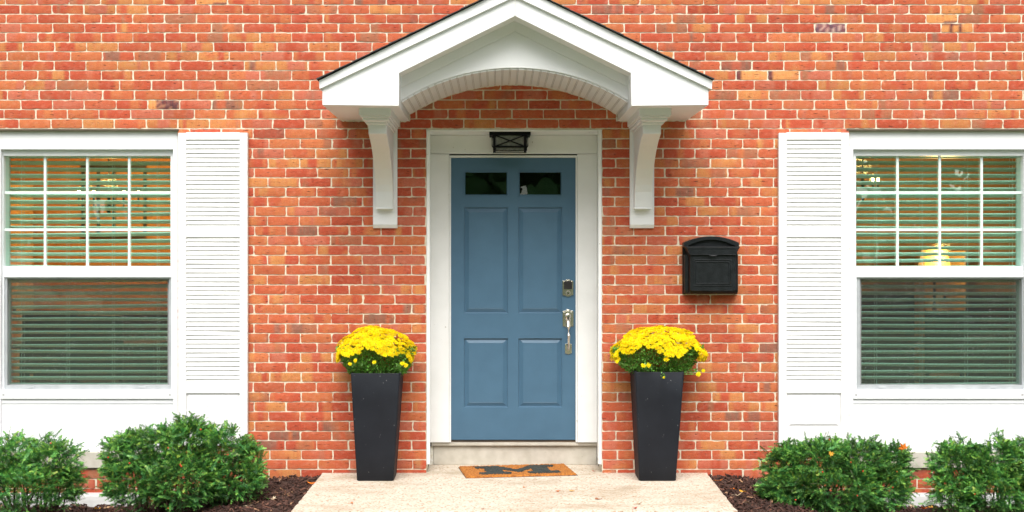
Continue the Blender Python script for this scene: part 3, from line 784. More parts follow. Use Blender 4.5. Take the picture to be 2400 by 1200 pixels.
# mulch chips
m = MB(); m.usec = True; rnd = random.Random(11)
def chip(x, y, s=1):
    z = gz(x, y) + rnd.uniform(-.004, .012)
    L2, W2 = rnd.uniform(.008, .030) * s, rnd.uniform(.003, .009) * s
    q = Matrix.Rotation(rnd.uniform(0, math.pi), 3, 'Z') @ Matrix.Rotation(rnd.gauss(0, .45), 3, 'Y') @ Matrix.Rotation(rnd.gauss(0, .5), 3, 'X')
    t = rnd.uniform(.001, .003)
    r = rnd.random()
    if r < .03: c = (.35, .20, .11)
    elif r < .12: c = (.16, .07, .045)
    else:
        k = rnd.uniform(.5, 1.6); c = (.060*k, .026*k, .018*k)
    pts = [(-L2, -W2*.6, -t), (L2*.8, -W2, -t), (L2, W2*.7, -t), (-L2*.9, W2, -t), (-L2, -W2*.6, t), (L2*.8, -W2, t), (L2, W2*.7, t), (-L2*.9, W2, t)]
    m.add([tuple(q @ Vector(p) + Vector((x, y, z))) for p in pts], [(0,3,2,1), (4,5,6,7), (0,1,5,4), (1,2,6,5), (2,3,7,6), (3,0,4,7)], (*c, 1))
cnt = 0
while cnt < 15000:
    x = rnd.uniform(-4.2, 4.2); d = rnd.uniform(0, 1.35)
    fx0 = SX0 + (fl - SX0) * d / DS; fx1 = SX1 + (fr_ - SX1) * d / DS
    if fx0 - .01 < x < fx1 + .01: continue
    chip(x, -d); cnt += 1
o = m.build('mulch', M['chip']); tag(o, 'dark brown shredded bark mulch covering the flower beds', 'mulch', kind='stuff')

# ============================================================ LEAVES AND LITTER
def leafmesh(kind, rnd):
    m = MB(); m.usec = True
    if kind == 'maple':
        pts = []; n = 15
        rad = [.2, .75, .45, .95, .5, 1.0, .55, 1.1, .55, 1.0, .5, .95, .45, .75, .2]
        for k in range(n):
            a = -math.pi*.5 + .25 + (2*math.pi - .5) * k / (n-1); r = rad[k]
            pts.append((r*math.cos(a), r*math.sin(a)))
    else:
        pts = [(math.cos(a)*1.0, math.sin(a)*.33*(1+.1*rnd.random())) for a in [2*math.pi*k/12 for k in range(12)]]
    cr = rnd.uniform(.35, .9); ax = rnd.uniform(0, math.pi)
    def lift(x, y): u = x*math.cos(ax)+y*math.sin(ax); return cr * u*u * .8 + .05
    vs = [(0, 0, lift(0, 0))] + [(x, y, lift(x, y)) for x, y in pts]
    n = len(pts)
    return vs, [(0, 1+i, 1+(i+1) % n) for i in range(n)]
LC = {'orange': (.85, .25, .02), 'yellow': (.85, .50, .05), 'tan': (.60, .42, .25), 'red': (.55, .07, .03), 'pale': (.75, .62, .45), 'rust': (.42, .14, .05)}
def leaf(px, py, colr, kind, size, where, label, group, seed):
    rnd = random.Random(seed)
    # drop the leaf on the surface it lies on
    if where == 'slab':
        d = D - CAMZ * FPX / (py - VY); z = .003
    else:
        d = .5
        for _ in range(12):
            zz = gz(X(px, d), -d) + .012; d = D - (CAMZ - zz) * FPX / (py - VY)
        z = gz(X(px, d), -d) + .012
    vs, fs = leafmesh(kind, rnd); a = rnd.uniform(0, 6.28)
    q = Matrix.Rotation(rnd.gauss(0, .35) if where != 'slab' else 0, 3, 'X') @ Matrix.Rotation(a, 3, 'Z')
    m = MB(); c = LC[colr]
    b = Vector((X(px, d), -d, z))
    m.add([tuple(q @ Vector(v) * size + b) for v in vs], fs, (*c, 1))
    # stalk
    m.tube([q @ Vector((0, 0, .05)) * size + b, q @ Vector((.3, -1.1, .15)) * size + b, q @ Vector((.5, -1.6, .1)) * size + b], .0012, 4, (*[k*.7 for k in c], 1))
    o = bpy.data.objects.new('fallen_leaf', None); o.location = b; COL.objects.link(o)
    tag(o, label, 'leaf', group)
    lo = m.build('blade', M['leaf'], o); so = lo.modifiers.new('s', 'SOLIDIFY'); so.thickness = .0008
G1, G2 = 'fallen leaves on the mulch', 'fallen leaves on the concrete stoop'
LV = [(1684, 1127, 'orange', 'maple', .030, 'm', 'orange curled leaf on mulch beside the stoop right back corner'),
      (1716, 1146, 'orange', 'long', .020, 'm', 'small orange leaf on the mulch right of the stoop'),
      (1741, 1153, 'yellow', 'long', .028, 'm', 'yellow narrow leaf on the mulch between stoop and right shrub'),
      (1729, 1161, 'pale', 'maple', .026, 'm', 'pale curled leaf on the mulch between stoop and right shrub'),
      (1748, 1178, 'pale', 'long', .026, 'm', 'pale oval leaf lying lowest on the mulch right of the stoop'),
      (2102, 1186, 'orange', 'maple', .032, 'm', 'orange leaf under the gap between the two right shrubs'),
      (2138, 1187, 'pale', 'maple', .026, 'm', 'pale leaf between two orange ones under the right window'),
      (2186, 1190, 'yellow', 'maple', .040, 'm', 'large yellow orange leaf at the foot of the far right shrub'),
      (2166, 1193, 'orange', 'long', .030, 'm', 'narrow orange leaf standing on edge in the mulch near the far right shrub'),
      (250, 1190, 'tan', 'maple', .028, 'm', 'tan leaf on the mulch in front of the left middle shrub'),
      (228, 1193, 'yellow', 'long', .024, 'm', 'yellow narrow leaf in the mulch between the two left shrubs'),
      (173, 1185, 'pale', 'long', .030, 'm', 'pale leaf at the foot of the far left shrub'),
      (582, 1187, 'pale', 'maple', .026, 'm', 'pale leaf on the mulch right of the left middle shrub'),
      (640, 1168, 'pale', 'maple', .024, 'm', 'cream leaf on the mulch just left of the stoop'),
      (730, 1133, 'orange', 'long', .030, 'm', 'orange narrow leaf at the left edge of the stoop'),
      (1230, 1143, 'orange', 'long', .014, 'slab', 'small orange leaf on the stoop below the doormat'),
      (1306, 1152, 'orange', 'long', .022, 'slab', 'thin orange leaf flat on the middle of the stoop'),
      (1340, 1152, 'yellow', 'long', .024, 'slab', 'thin yellow leaf flat on the middle of the stoop'),
      (1403, 1171, 'rust', 'long', .025, 'slab', 'rust brown leaf flat on the stoop right half'),
      (1497, 1182, 'pale', 'maple', .022, 'slab', 'pale crumpled leaf near the front edge of the stoop'),
      (1488, 1192, 'red', 'maple', .018, 'slab', 'small red leaf at the front edge of the stoop'),
      (825, 1180, 'orange', 'long', .018, 'slab', 'small orange leaf on the stoop left half'),
      (1131, 1194, 'rust', 'long', .012, 'slab', 'tiny rust leaf at the front edge of the stoop centre'),
      (1392, 1105.5, 'red', 'long', .016, 'slab', 'small red leaf on the stoop right of the doormat')]
for i, (px, py, c, k, s, wh, lb) in enumerate(LV): leaf(px, py, c, k, s, wh, lb, G2 if wh == 'slab' else G1, 100+i)

# ============================================================ DOORMAT
def fl_(px, py, z=.012): 
    d = D - (CAMZ - z) * FPX / (py - VY); return Vector((X(px, d), -d, z))
FL, FR = fl_(1092.7, 1117.2), fl_(1353, 1110.5)
ux = (FR - FL).normalized(); uy = Vector((-ux.y, ux.x, 0)); Wm = (FR - FL).length; Hm = .45
lim = .335
matE = empty('doormat', FL + ux*Wm/2 + uy*Hm/2 - Vector((0, 0, .012)), 'orange coir doormat with a dark block letter M', 'doormat')
def mp_(u, v, z): p = FL + ux*(u*Wm) + uy*(v*Hm); return (p.x, min(p.y, lim), z)
m = MB(); rnd = random.Random(3)
nu, nv = 90, 40; vs = []
for j in range(nv+1):
    for i in range(nu+1):
        e = i in (0, nu) or j in (0, nv)
        vs.append(mp_(i/nu + rnd.gauss(0,.0012), j/nv + rnd.gauss(0,.0015), .002 if e else .013 + rnd.uniform(-.0035, .0025)))
m.add(vs, [(j*(nu+1)+i, j*(nu+1)+i+1, (j+1)*(nu+1)+i+1, (j+1)*(nu+1)+i) for j in range(nv) for i in range(nu)])
m.build('coir_pile', M['mat'], matE)
m = MB(); m.add([mp_(-.004, -.008, .0025), mp_(1.004, -.008, .0025), mp_(1.004, 1.004, .0025), mp_(-.004, 1.004, .0025), mp_(-.004, -.008, .0005), mp_(1.004, -.008, .0005), mp_(1.004, 1.004, .0005), mp_(-.004, 1.004, .0005)], [(0,1,2,3), (0,4,5,1), (1,5,6,2), (2,6,7,3), (3,7,4,0)]); m.build('rubber_backing', M['dark'], matE)
# block M with slab serifs, u across and v up (read from the street)
MP = [(.14,.14),(.42,.14),(.42,.30),(.36,.30),(.36,.58),(.50,.26),(.64,.58),(.64,.30),(.58,.30),(.58,.14),(.86,.14),(.86,.30),(.79,.30),(.79,.70),(.86,.70),(.86,.86),(.66,.86),(.50,.50),(.34,.86),(.14,.86),(.14,.70),(.21,.70),(.21,.30),(.14,.30)]
def inside(u, v):
    c = False; n = len(MP)
    for i in range(n):
        (a, b), (p, q) = MP[i], MP[(i+1) % n]
        if (b > v) != (q > v) and u < (p-a)*(v-b)/(q-b)+a: c = not c
    return c
m = MB(); GU, GV = 110, 56
for j in range(GV):
    for i in range(GU):
        u, v = (i+.5)/GU, (j+.5)/GV
        if inside(u + rnd.gauss(0, .006), v + rnd.gauss(0, .018)):
            z = .0165 + rnd.uniform(-.001, .002); a, b = .5/GU, .5/GV
            m.add([mp_(u-a, v-b, z), mp_(u+a, v-b, z), mp_(u+a, v+b, z), mp_(u-a, v+b, z), mp_(u-a, v-b, .008), mp_(u+a, v-b, .008), mp_(u+a, v+b, .008), mp_(u-a, v+b, .008)], [(0,1,2,3), (0,4,5,1), (1,5,6,2), (2,6,7,3), (3,7,4,0)])
m.build('letter', M['matdark'], matE)

# ============================================================ PLANTERS AND MUMS
def planter(pb0, pb1, pt0, pt1, ytop, label):
    df_b, db_b = .335, .075; df_t, db_t = .40, .012
    z0, z1 = .0, Z(ytop, df_t)
    bx0, bx1, tx0, tx1 = X(pb0, df_b), X(pb1, df_b), X(pt0, df_t), X(pt1, df_t)
    p = empty('planter', ((bx0+bx1)/2, -(df_b+db_b)/2, 0), label, 'planter', 'tall planters either side of the door')
    def rr(x0, x1, y0, y1, z, r):
        out = []
        for cx, cy, a in ((x1-r, y1-r, 0), (x0+r, y1-r, 90), (x0+r, y0+r, 180), (x1-r, y0+r, 270)):
            for k in range(5): w_ = R(a + 90*k/4); out.append((cx + r*math.cos(w_), cy + r*math.sin(w_), z))
        return out
    def lv(t, ins, z, r=.012):
        return rr(bx0+(tx0-bx0)*t+ins, bx1+(tx1-bx1)*t-ins, -(df_b+(df_t-df_b)*t)+ins, -(db_b+(db_t-db_b)*t)-ins, z, r)
    rings = [lv(0, .006, 0), lv(0, .0, .006)] + [lv(t, 0, z1*t) for t in (.25, .5, .75)] + [lv(1, 0, z1-.002), lv(1, .002, z1), lv(1, .010, z1), lv(1, .012, z1-.06)]
    m = MB(); n = 20; vs = [q for r_ in rings for q in r_]
    fs = [(k*n+i, k*n+(i+1) % n, (k+1)*n+(i+1) % n, (k+1)*n+i) for k in range(len(rings)-1) for i in range(n)] + [tuple(range(n-1, -1, -1))]
    m.add(vs, fs); o = m.build('pot', M['planter'], p, smooth=True)
    for e in o.data.polygons: e.use_smooth = True
    b = o.modifiers.new('b', 'BEVEL'); b.width = .002; b.limit_method = 'ANGLE'; b.angle_limit = R(50)
    m = MB(); m.add(lv(1, .011, z1-.03), [tuple(range(20))]); so = m.build('potting_soil', M['soil'], p)
    return ((tx0+tx1)/2, -(df_t+db_t)/2, z1)
pl1 = planter(836, 922.5, 821.5, 937, 875, 'tall tapered charcoal planter left of the door')
pl2 = planter(1498, 1584.5, 1489.5, 1604, 872, 'tall tapered charcoal planter right of the door')

def flower(m, c, nrm, r, rnd, tone=1.0):
    nrm = nrm.normalized(); a = nrm.cross(Vector((rnd.random()+.01, .3, .2))).normalized(); b = nrm.cross(a)
    for ringi, (np_, r1, up) in enumerate(((12, 1.0, .12), (9, .68, .35), (6, .36, .45))):
        off = rnd.uniform(0, 6.28)
        for k in range(np_):
            w_ = off + 2*math.pi*k/np_ + rnd.gauss(0, .08); rr_ = r * r1 * rnd.uniform(.85, 1.12)
            dv = a*math.cos(w_) + b*math.sin(w_); tv = -a*math.sin(w_) + b*math.cos(w_)
            hw_ = r * .16 * (1 if ringi == 0 else .9)
            p0 = c + nrm * (.002 * ringi); p1 = c + dv*rr_*.6 + nrm*(up*r*.5 + .001*ringi); p2 = c + dv*rr_ + nrm*(up*r*rnd.uniform(.2, 1.0))
            k_ = tone * rnd.uniform(.88, 1.08)
            col = (min(1.0, .98*k_), .80*k_ if ringi < 2 else .62*k_, .002, 1)
            m.add([p0, p1 - tv*hw_, p2, p1 + tv*hw_], [(0,1,2,3)], col)
def mum(base, cx, rx, ytopz, zmid, name_label, seed, lop, strays):
    rnd = random.Random(seed); bx, by, bz = base
    root = empty('chrysanthemum', (bx, by, bz-.03), name_label, 'flowers', 'potted yellow chrysanthemums')
    C = Vector((cx, by - .01, zmid)); rz = ytopz - zmid; ry = min(rx, .235)
    # leaves and stems
    m = MB(); m.usec = True
    for _ in range(4200):
        t = rnd.random() ** .8; a = rnd.uniform(0, 6.283); rr_ = math.sqrt(rnd.random()) if rnd.random() < .35 else rnd.uniform(.86, 1)
        wx = .165 + (rx - .165) * t**.5; wy = .165 + (ry - .185) * t
        z = bz - .02 + (zmid + rz*.35 - bz) * t
        p = Vector((bx + (cx - bx)*t + wx*rr_*math.cos(a), by + wy*rr_*math.sin(a), z))
        if rnd.random() < .05: p += Vector((rnd.gauss(0, .015), rnd.gauss(0, .01), -.01))
        p.y = min(p.y, -.02)
        d = Vector((math.cos(a)*.8, math.sin(a)*.8, rnd.gauss(.15, .6))).normalized(); s = rnd.uniform(.010, .020)
        sd = d.cross(Vector((rnd.gauss(0,1), rnd.gauss(0,1), rnd.gauss(0,1)))).normalized()
        k_ = rnd.uniform(.6, 1.5); c = (.13*k_, .34*k_, .055*k_, 1)
        if rnd.random() < .06: c = (.25, .33, .10, 1)
        up = d.cross(sd) * s * .15
        m.add([p, p + d*s*.4 + sd*s*.40 + up, p + d*s*.62 + sd*s*.18, p + d*s*.9 + sd*s*.30, p + d*s*1.25, p + d*s*.9 - sd*s*.30, p + d*s*.62 - sd*s*.18, p + d*s*.4 - sd*s*.40 + up], [(0,1,2,3,4), (0,4,5,6,7)], c)
    for (px, py, dz, r_) in strays:
        d_ = -by + ry * dz; c_ = Vector((X(px, d_), -d_, Z(py, d_))); b_ = Vector((bx + (c_.x-bx)*.5, by + (c_.y-by)*.5, bz))
        for _ in range(26):
            p = b_.lerp(c_, rnd.uniform(.2, .98)) + Vector((rnd.gauss(0, .007), rnd.gauss(0, .006), rnd.gauss(.004, .007)))
            d = Vector((rnd.gauss(0,1), rnd.gauss(-.4,.6), rnd.gauss(0,1))).normalized(); s = rnd.uniform(.008, .014); sd = d.cross(Vector((rnd.random(), 1, .3))).normalized(); k_ = rnd.uniform(.7, 1.4)
            m.add([p, p + d*s*.5 + sd*s*.4, p + d*s*1.2, p + d*s*.5 - sd*s*.4], [(0,1,2,3)], (.12*k_, .30*k_, .05*k_, 1))
    m.build('foliage', M['mumleaf'], root)
    m = MB(); m.usec = True
    for _ in range(75):
        a = rnd.uniform(0, 6.283); r0 = .05 + .09*rnd.random()
        p0 = Vector((bx + r0*math.cos(a), by + r0*math.sin(a), bz-.025))
        p2 = Vector((cx + rx*.85*math.cos(a), by + ry*.85*math.sin(a), zmid + rnd.uniform(-.02, .1))); p2.y = min(p2.y, -.02)
        p1 = (p0 + p2)/2 + Vector((0, 0, -.03))
        m.tube([p0, p1, p2], [.0022, .0018, .0012], 4, (.20, .28, .10, 1))
    m.build('stems', M['mumleaf'], root)
    m = MB(); m.usec = True; pts = []
    tries = 0
    while tries < 14000 and len(pts) < 900:
        tries += 1
        th_ = math.acos(rnd.uniform(-.12, 1)); a = rnd.uniform(0, 6.283)
        nrm = Vector((math.sin(th_)*math.cos(a), math.sin(th_)*math.sin(a), math.cos(th_)))
        wob = 1 + .15*mnoise.noise(Vector((nrm.x*2.5+seed, nrm.y*2.5, nrm.z*2.5)))
        low = nrm.z < .30
        lob = mnoise.noise(Vector((a*1.9 + seed, .3, seed)))
        if nrm.z < .08 + .32*lob + .06: 
            if not (abs(nrm.x) > .86 and nrm.z > -.25): continue
        p = C + Vector((nrm.x*rx*wob, nrm.y*ry*wob, nrm.z*rz*wob))
        p.x += lop * nrm.z * .03
        p.z -= .035 * abs(nrm.x)**3
        p.y = min(p.y, -.018)
        if mnoise.noise(Vector((p.x*22, p.y*22, p.z*30 + seed))) > .36: continue
        if any((p-q).length < .0185 for q in pts): continue
        pts.append(p)
        n2 = Vector((nrm.x/rx, nrm.y/ry, nrm.z/rz)).normalized() + Vector((0, -.25, .35)) + Vector((rnd.gauss(0,.18), rnd.gauss(0,.18), rnd.gauss(0,.1)))
        flower(m, p, n2, rnd.uniform(.017, .0225), rnd, rnd.uniform(.80, 1.06))
    o = m.build('blossoms', M['petal'], root); o['kind'] = 'stuff'
    for (px, py, dz, r) in strays:
        m = MB(); m.usec = True; d_ = -by + ry * dz
        c = Vector((X(px, d_), -d_, Z(py, d_)))
        flower(m, c, Vector((rnd.gauss(0, .3), -1, rnd.gauss(.3, .3))), r, rnd); flower(m, c + Vector((0, -.003, 0)), Vector((rnd.gauss(0, .3), -1, rnd.gauss(.3, .3))), r*.6, rnd)
        m.tube([c, (c + Vector((bx, by, bz)))/2 + Vector((0, 0, -.02)), Vector((bx + (c.x-bx)*.5, by + (c.y-by)*.5, bz))], .0022, 4, (.2, .34, .1, 1))
        m.build('stray_blossom', M['petal'], root)
DM = .22
mum(pl1, X(880, DM), (X(972, DM)-X(788, DM))/2, Z(768, DM), Z(828, DM), 'domed yellow chrysanthemum in the left planter', 21, 0,
    [(833, 845, 1.0, .018), (877, 849, 1.0, .017), (943, 852, 1.0, .02), (951, 856, .95, .019), (820, 853, .9, .016)])
mum(pl2, X(1540, DM), (X(1648, DM)-X(1432, DM))/2, Z(765, DM), Z(826, DM), 'wide yellow chrysanthemum with trailing blooms in the right planter', 22, .6,
    [(1508, 857, 1.0, .021), (1520, 856, 1.02, .021), (1556, 884.5, 1.1, .010), (1637, 877, .8, .021), (1648, 869, .7, .017), (1446, 848, .8, .015), (1562, 842, 1.0, .024)])

# ============================================================ YEW SHRUBS
def sprigdata(rnd):
    L_ = rnd.uniform(.055, .11); out = []
    n = int(L_ / .0048)
    for k in range(n):
        t = (k + .5) / n
        for s in (-1, 1):
            if rnd.random() < .08: continue
            ln = .018 * (1 - .45 * t**3) * rnd.uniform(.75, 1.15); ang = R(58 - 30*t + rnd.gauss(0, 9))
            out.append((t*L_, s, ln, ang, rnd.gauss(.15, .5)))
    return L_, out
def yew(lobes, dep, label, seed, nspr, berries, tone=1.0, group='yew shrubs along the foot of the wall'):
    rnd = random.Random(seed)
    Ls = []
    for (cx, cy, rx, ry, dof) in lobes:
        d = dep + dof; s = (D - d) / FPX
        Ls.append((Vector((X(cx, d), -d, Z(cy, d))), rx*s, min(max(rx*s*.95, .16), d - .03), ry*s))
    bx = sum(l[0].x for l in Ls)/len(Ls)
    root = empty('yew_shrub', (bx, -dep, gz(bx, -dep)), label, 'shrub', group)
    m = MB(); m.usec = True; placed = 0; surf = []
    tot = sum(l[1]*l[3] for l in Ls)
    for (c, rx, ry, rz) in Ls:
        n = int(nspr * rx*rz / tot)
        for _ in range(n):
            v = Vector((rnd.gauss(0,1), rnd.gauss(0,1), rnd.gauss(0,1))).normalized()
            if v.z < -.55 and rnd.random() < .6: v.z = -v.z
            if v.y > .3 and rnd.random() < .5: v.y = -v.y
            f = rnd.uniform(.80, 1.03) if rnd.random() < .72 else rnd.uniform(.45, .85)
            f *= 1 + .34*mnoise.noise(Vector((v.x*3.2+seed, v.y*3.2, v.z*3.2)))
            if v.z > .2 and rnd.random() < .05: f += rnd.uniform(.05, .16)
            p = c + Vector((v.x*rx*f, v.y*ry*f, v.z*rz*f))
            p.y = min(p.y, -.03)
            hol = mnoise.noise(p * 7.5)
            if f > .7 and hol > .30: continue
            inside_other = any(((p.x-q[0].x)/q[1])**2 + ((p.y-q[0].y)/q[2])**2 + ((p.z-q[0].z)/q[3])**2 < .35 for q in Ls)
            if inside_other and rnd.random() < .8: continue
            g0 = gz(p.x, p.y)
            if p.z < g0 + .015: p.z = g0 + rnd.uniform(.01, .05)
            dr = (Vector((v.x, v.y*1.1, v.z*.5)) * .9 + Vector((0, -.15, .32)) + Vector((rnd.gauss(0,.55), rnd.gauss(0,.5), rnd.gauss(0,.45)))).normalized()
            L_, nd = sprigdata(rnd)
            sc_ = 1.0
            a = dr.cross(Vector((0, 0, 1)))
            if a.length < .1: a = Vector((1, 0, 0))
            a.normalize(); a = (Matrix.Rotation(rnd.uniform(-1.3, 1.3), 3, dr) @ a); up = a.cross(dr)
            p0 = p - dr * L_ * .55
            k_ = rnd.uniform(.55, 1.5) * tone * (1 + .55*mnoise.noise(p*9 + Vector((5, 5, 5)))); yl_ = max(0, rnd.gauss(.1, .3)) * (1 if v.z > -.1 else .3)
            col = (min(.5, (.072 + .12*yl_)*k_), min(.6, (.25 + .11*yl_)*k_), .070*k_, 1)
            tip = (min(.6, col[0]*2.3), min(.7, col[1]*1.65), col[2]*1.3, 1)
            curve = rnd.uniform(0, .02)
            def at(t): return p0 + dr*t + Vector((0, 0, -1)) * curve * (t/L_)**2
            for (t, s, ln, ang, lift) in nd:
                b = at(t); dv = (dr*math.cos(ang) + (a*s*math.cos(lift) + up*math.sin(lift))*math.sin(ang)).normalized()
                sd = dv.cross(up).normalized() * .0027
                e = b + dv*ln; mid = b + dv*ln*.5
                m.add([b, mid + sd, e, mid - sd], [(0,1,2,3)], tip if t > L_*.65 else col)
            m.add([p0 - dr*.02 - up*.001, at(L_), p0 - dr*.02 + up*.001], [(0,1,2)], (.10, .12, .04, 1))
            placed += 1
            if f > .9 and v.y < -.2: surf.append(p + dr*.02)
    m.build('foliage', M['foliage'], root)
    # branches
    m = MB()
    for (c, rx, ry, rz) in Ls:
        for _ in range(5):
            v = Vector((rnd.gauss(0,1), rnd.gauss(0,1), abs(rnd.gauss(0,1)))).normalized()
            e = c + Vector((v.x*rx, v.y*ry, v.z*rz))*.6; e.y = min(e.y, -.04)
            s0 = Vector((c.x*.6 + bx*.4 + rnd.gauss(0,.04), -dep + rnd.gauss(0,.04), gz(c.x, -dep) - .02))
            m.tube([s0, s0.lerp(e, .5) + Vector((0, 0, -.02)), e], [.009, .006, .003], 5)
    m.build('branches', M['bark'], root)
    bmesh0 = None
    for _ in range(berries):
        p = rnd.choice(surf) + Vector((0, -.012, -.004))
        m = MB(); r = rnd.uniform(.0045, .006)
        m.lathe([(r*.3, -r), (r*.8, -r*.6), (r, 0), (r*.8, r*.6), (r*.45, r*.85)], p, 'z', 8)
        m.build('berry', M['berry'], root, smooth=True)
    return root
yew([(20, 1080, 75, 62, 0), (120, 1095, 70, 68, .05), (60, 1140, 120, 62, .05), (-60, 1110, 90, 85, 0), (150, 1140, 45, 45, 0)], .60, 'yellowish green yew shrub cut off by the left edge', 31, 4000, 2, 1.18)
yew([(300, 1075, 62, 66, 0), (360, 1060, 70, 62, .05), (440, 1050, 75, 72, .02), (520, 1065, 72, 66, .05), (578, 1088, 44, 56, 0), (330, 1125, 90, 66, .05), (430, 1120, 110, 68, .1), (540, 1125, 85, 62, .05)], .60, 'large yew shrub under the left shutter with pointed top', 32, 6800, 12, 1.0)
yew([(1850, 1100, 62, 62, 0), (1920, 1085, 80, 56, .05), (2010, 1085, 75, 55, .03), (2085, 1095, 50, 56, 0), (1850, 1150, 72, 56, .05), (1950, 1140, 110, 66, .1), (2060, 1145, 76, 60, .05)], .60, 'dark green yew shrub with red berries below the right shutter', 33, 6400, 13, .92)
yew([(2240, 1095, 62, 60, 0), (2330, 1085, 72, 58, .05), (2410, 1090, 70, 62, .03), (2240, 1150, 66, 56, .05), (2340, 1145, 90, 62, .1), (2450, 1130, 80, 70, .05)], .60, 'bright green yew shrub cut off by the right edge', 34, 5300, 3, 1.1)
# orange leaf caught on the right shrub
rnd = random.Random(77)
for (px, py, s, lb) in ((2119, 1054, .055, 'bright orange leaf caught on the top of the right berry shrub'), (1948, 1062, .022, 'small yellow leaf lying in the middle of the right berry shrub')):
    vs, fs = leafmesh('maple', rnd); q = Matrix.Rotation(1.3, 3, 'X') @ Matrix.Rotation(rnd.uniform(0, 6), 3, 'Z')
    d = .60 if s > .03 else 1.02; b = Vector((X(px, d), -d, Z(py, d)))
    o = empty('fallen_leaf', b, lb, 'leaf', 'leaves caught in the shrubs')
    m = MB(); c = LC['orange'] if s > .03 else LC['yellow']; m.add([tuple(q @ Vector(v) * s + b) for v in vs], fs, (*c, 1))
    lo = m.build('blade', M['leaf'], o); so = lo.modifiers.new('s', 'SOLIDIFY'); so.thickness = .0008

# ============================================================ THINGS INSIDE THE ROOMS
M['bulb'] = emit('bulb', (1, .55, .18), 40)
M['shade'] = emit('lamp_shade', (1, .42, .10), .55)
def point(loc, e, r=.08, c=(1, .55, .22)):
    l = bpy.data.lights.new('lamp_light', 'POINT'); l.energy = e; l.color = c; l.shadow_soft_size = r
    return l
def chandelier(px, py, d, label, r, nb_, energy):
    c = Vector((X(px, d), -d, Z(py, d)))
    root = empty('chandelier', c, label, 'chandelier')
    m = MB(); m.tube([c + Vector((0, 0, .02)), (c.x, c.y, 2.74)], .006, 6); m.lathe([(.01, -.12), (.025, -.06), (.012, 0), (.02, .05), (.008, .1)], c, 'z', 10)
    bl = MB()
    for k in range(nb_):
        a = 2*math.pi*k/nb_ + .3; e = c + Vector((r*math.cos(a), r*math.sin(a), 0))
        m.tube([c + Vector((0, 0, -.03)), c.lerp(e, .5) + Vector((0, 0, -.07)), e + Vector((0, 0, -.05)), e], .005, 6)
        m.lathe([(.02, -.004), (.008, .002), (.008, .05)], e, 'z', 8)
        bl = MB(); bl.lathe([(.006, .05), (.014, .07), (.012, .09), (.003, .115)], e, 'z', 8); bl.build('bulb', M['bulb'], root)
    m.build('frame', M['black'], root)
    l = point(c, energy); lo = bpy.data.objects.new('light', l); COL.objects.link(lo); lo.parent = root; lo.location = (0, -.0, .18)
    return root
chandelier(255, 472, -2.6, 'lit candle chandelier seen through the left upper window', .26, 6, 46)
chandelier(2022, 440, -2.6, 'small amber bulb chandelier seen through the right upper window', .16, 4, 6)
def lampstand(px, py, d, label, energy):
    c = Vector((X(px, d), -d, Z(py, d)))
    root = empty('added_glow_lamp', (c.x, c.y, .75), label, 'lamp')
    m = MB(); m.lathe([(.16, -.11), (.11, .12)], c, 'z', 20); m.build('shade', M['shade'], root)
    m = MB(); m.lathe([(.07, 0), (.07, .02), (.02, .05), (.045, .18), (.015, .3), (.012, c.z-.75-.1)], (c.x, c.y, .75), 'z', 16); m.build('base', M['wood_dark'], root)
    lo = bpy.data.objects.new('light', point(c, energy)); COL.objects.link(lo); lo.parent = root; lo.location = (0, -.25, c.z-.75+.1)
lampstand(2190, 606, -3.3, 'table lamp added to make the warm glow in the right room', 24)  # added lamp, gives the warm glow on the right back wall
# panels with the glow of lit doorways painted on, dark framed mirror, sideboard, chairs
def rb(name, parts, label, cat, base, mats):
    root = empty(name, base, label, cat)
    for (pn, boxes), mm in zip(parts, mats):
        m = MB()
        for k, b in enumerate(boxes):
            if pn == 'leg' and k: m.build(pn, mm, root, bevel=.004); m = MB()
            m.box(*b)
        m.build(pn, mm, root, bevel=.004)
d = -3.9
M['glow_paint'] = mat('honey_glow_paint', (.85, .50, .20), (.75, .42, .16), .5, 4, 4, stretch=(1, 1, .2))  # pale honey colour stands in for lamplight in the doorways
xa, xb = X(40, d), X(95, d)
rb('doorway_glow_panel', [('panel_body', [(X(35, d), X(75, d), 3.5, 3.94, -.05, Z(432, d))]), ('knob', [(X(70, d)-.01, X(70, d)+.01, 3.47, 3.5, 1.0, 1.04)])], 'tall honey panel painted to look like a lit doorway in the left room', 'doorway_glow_panel', (X(55, d), 3.7, -.05), [M['glow_paint'], M['black']])  # left room: lit doorway imitated by a lighter panel
rb('doorway_glow_panel', [('panel_body', [(X(2146, d), X(2240, d), 3.62, 3.94, -.05, Z(588, d))]), ('knob', [(X(2190, d)-.01, X(2190, d)+.01, 3.59, 3.62, 1.1, 1.14)])], 'honey panel painted to look like a lit doorway behind the lamp in the right room', 'doorway_glow_panel', (X(2190, d), 3.8, -.05), [M['glow_paint'], M['black']])  # right room: orange lit opening painted as a panel
fr = []; z0, z1 = Z(545, d), Z(395, d)
for p in (190, 226, 262, 298, 335): fr.append((X(p-3, d), X(p+3, d), 3.95, 3.985, z0, z1))
fr += [(X(187, d), X(338, d), 3.93, 3.949, z0-.05, z0), (X(187, d), X(338, d), 3.93, 3.949, z1, z1+.05)]
rb('wall_rack', [('frame', fr)], 'dark barred frame on the back wall of the left room', 'wall frame', (X(262, d), 3.96, z0), [M['wood_dark']])
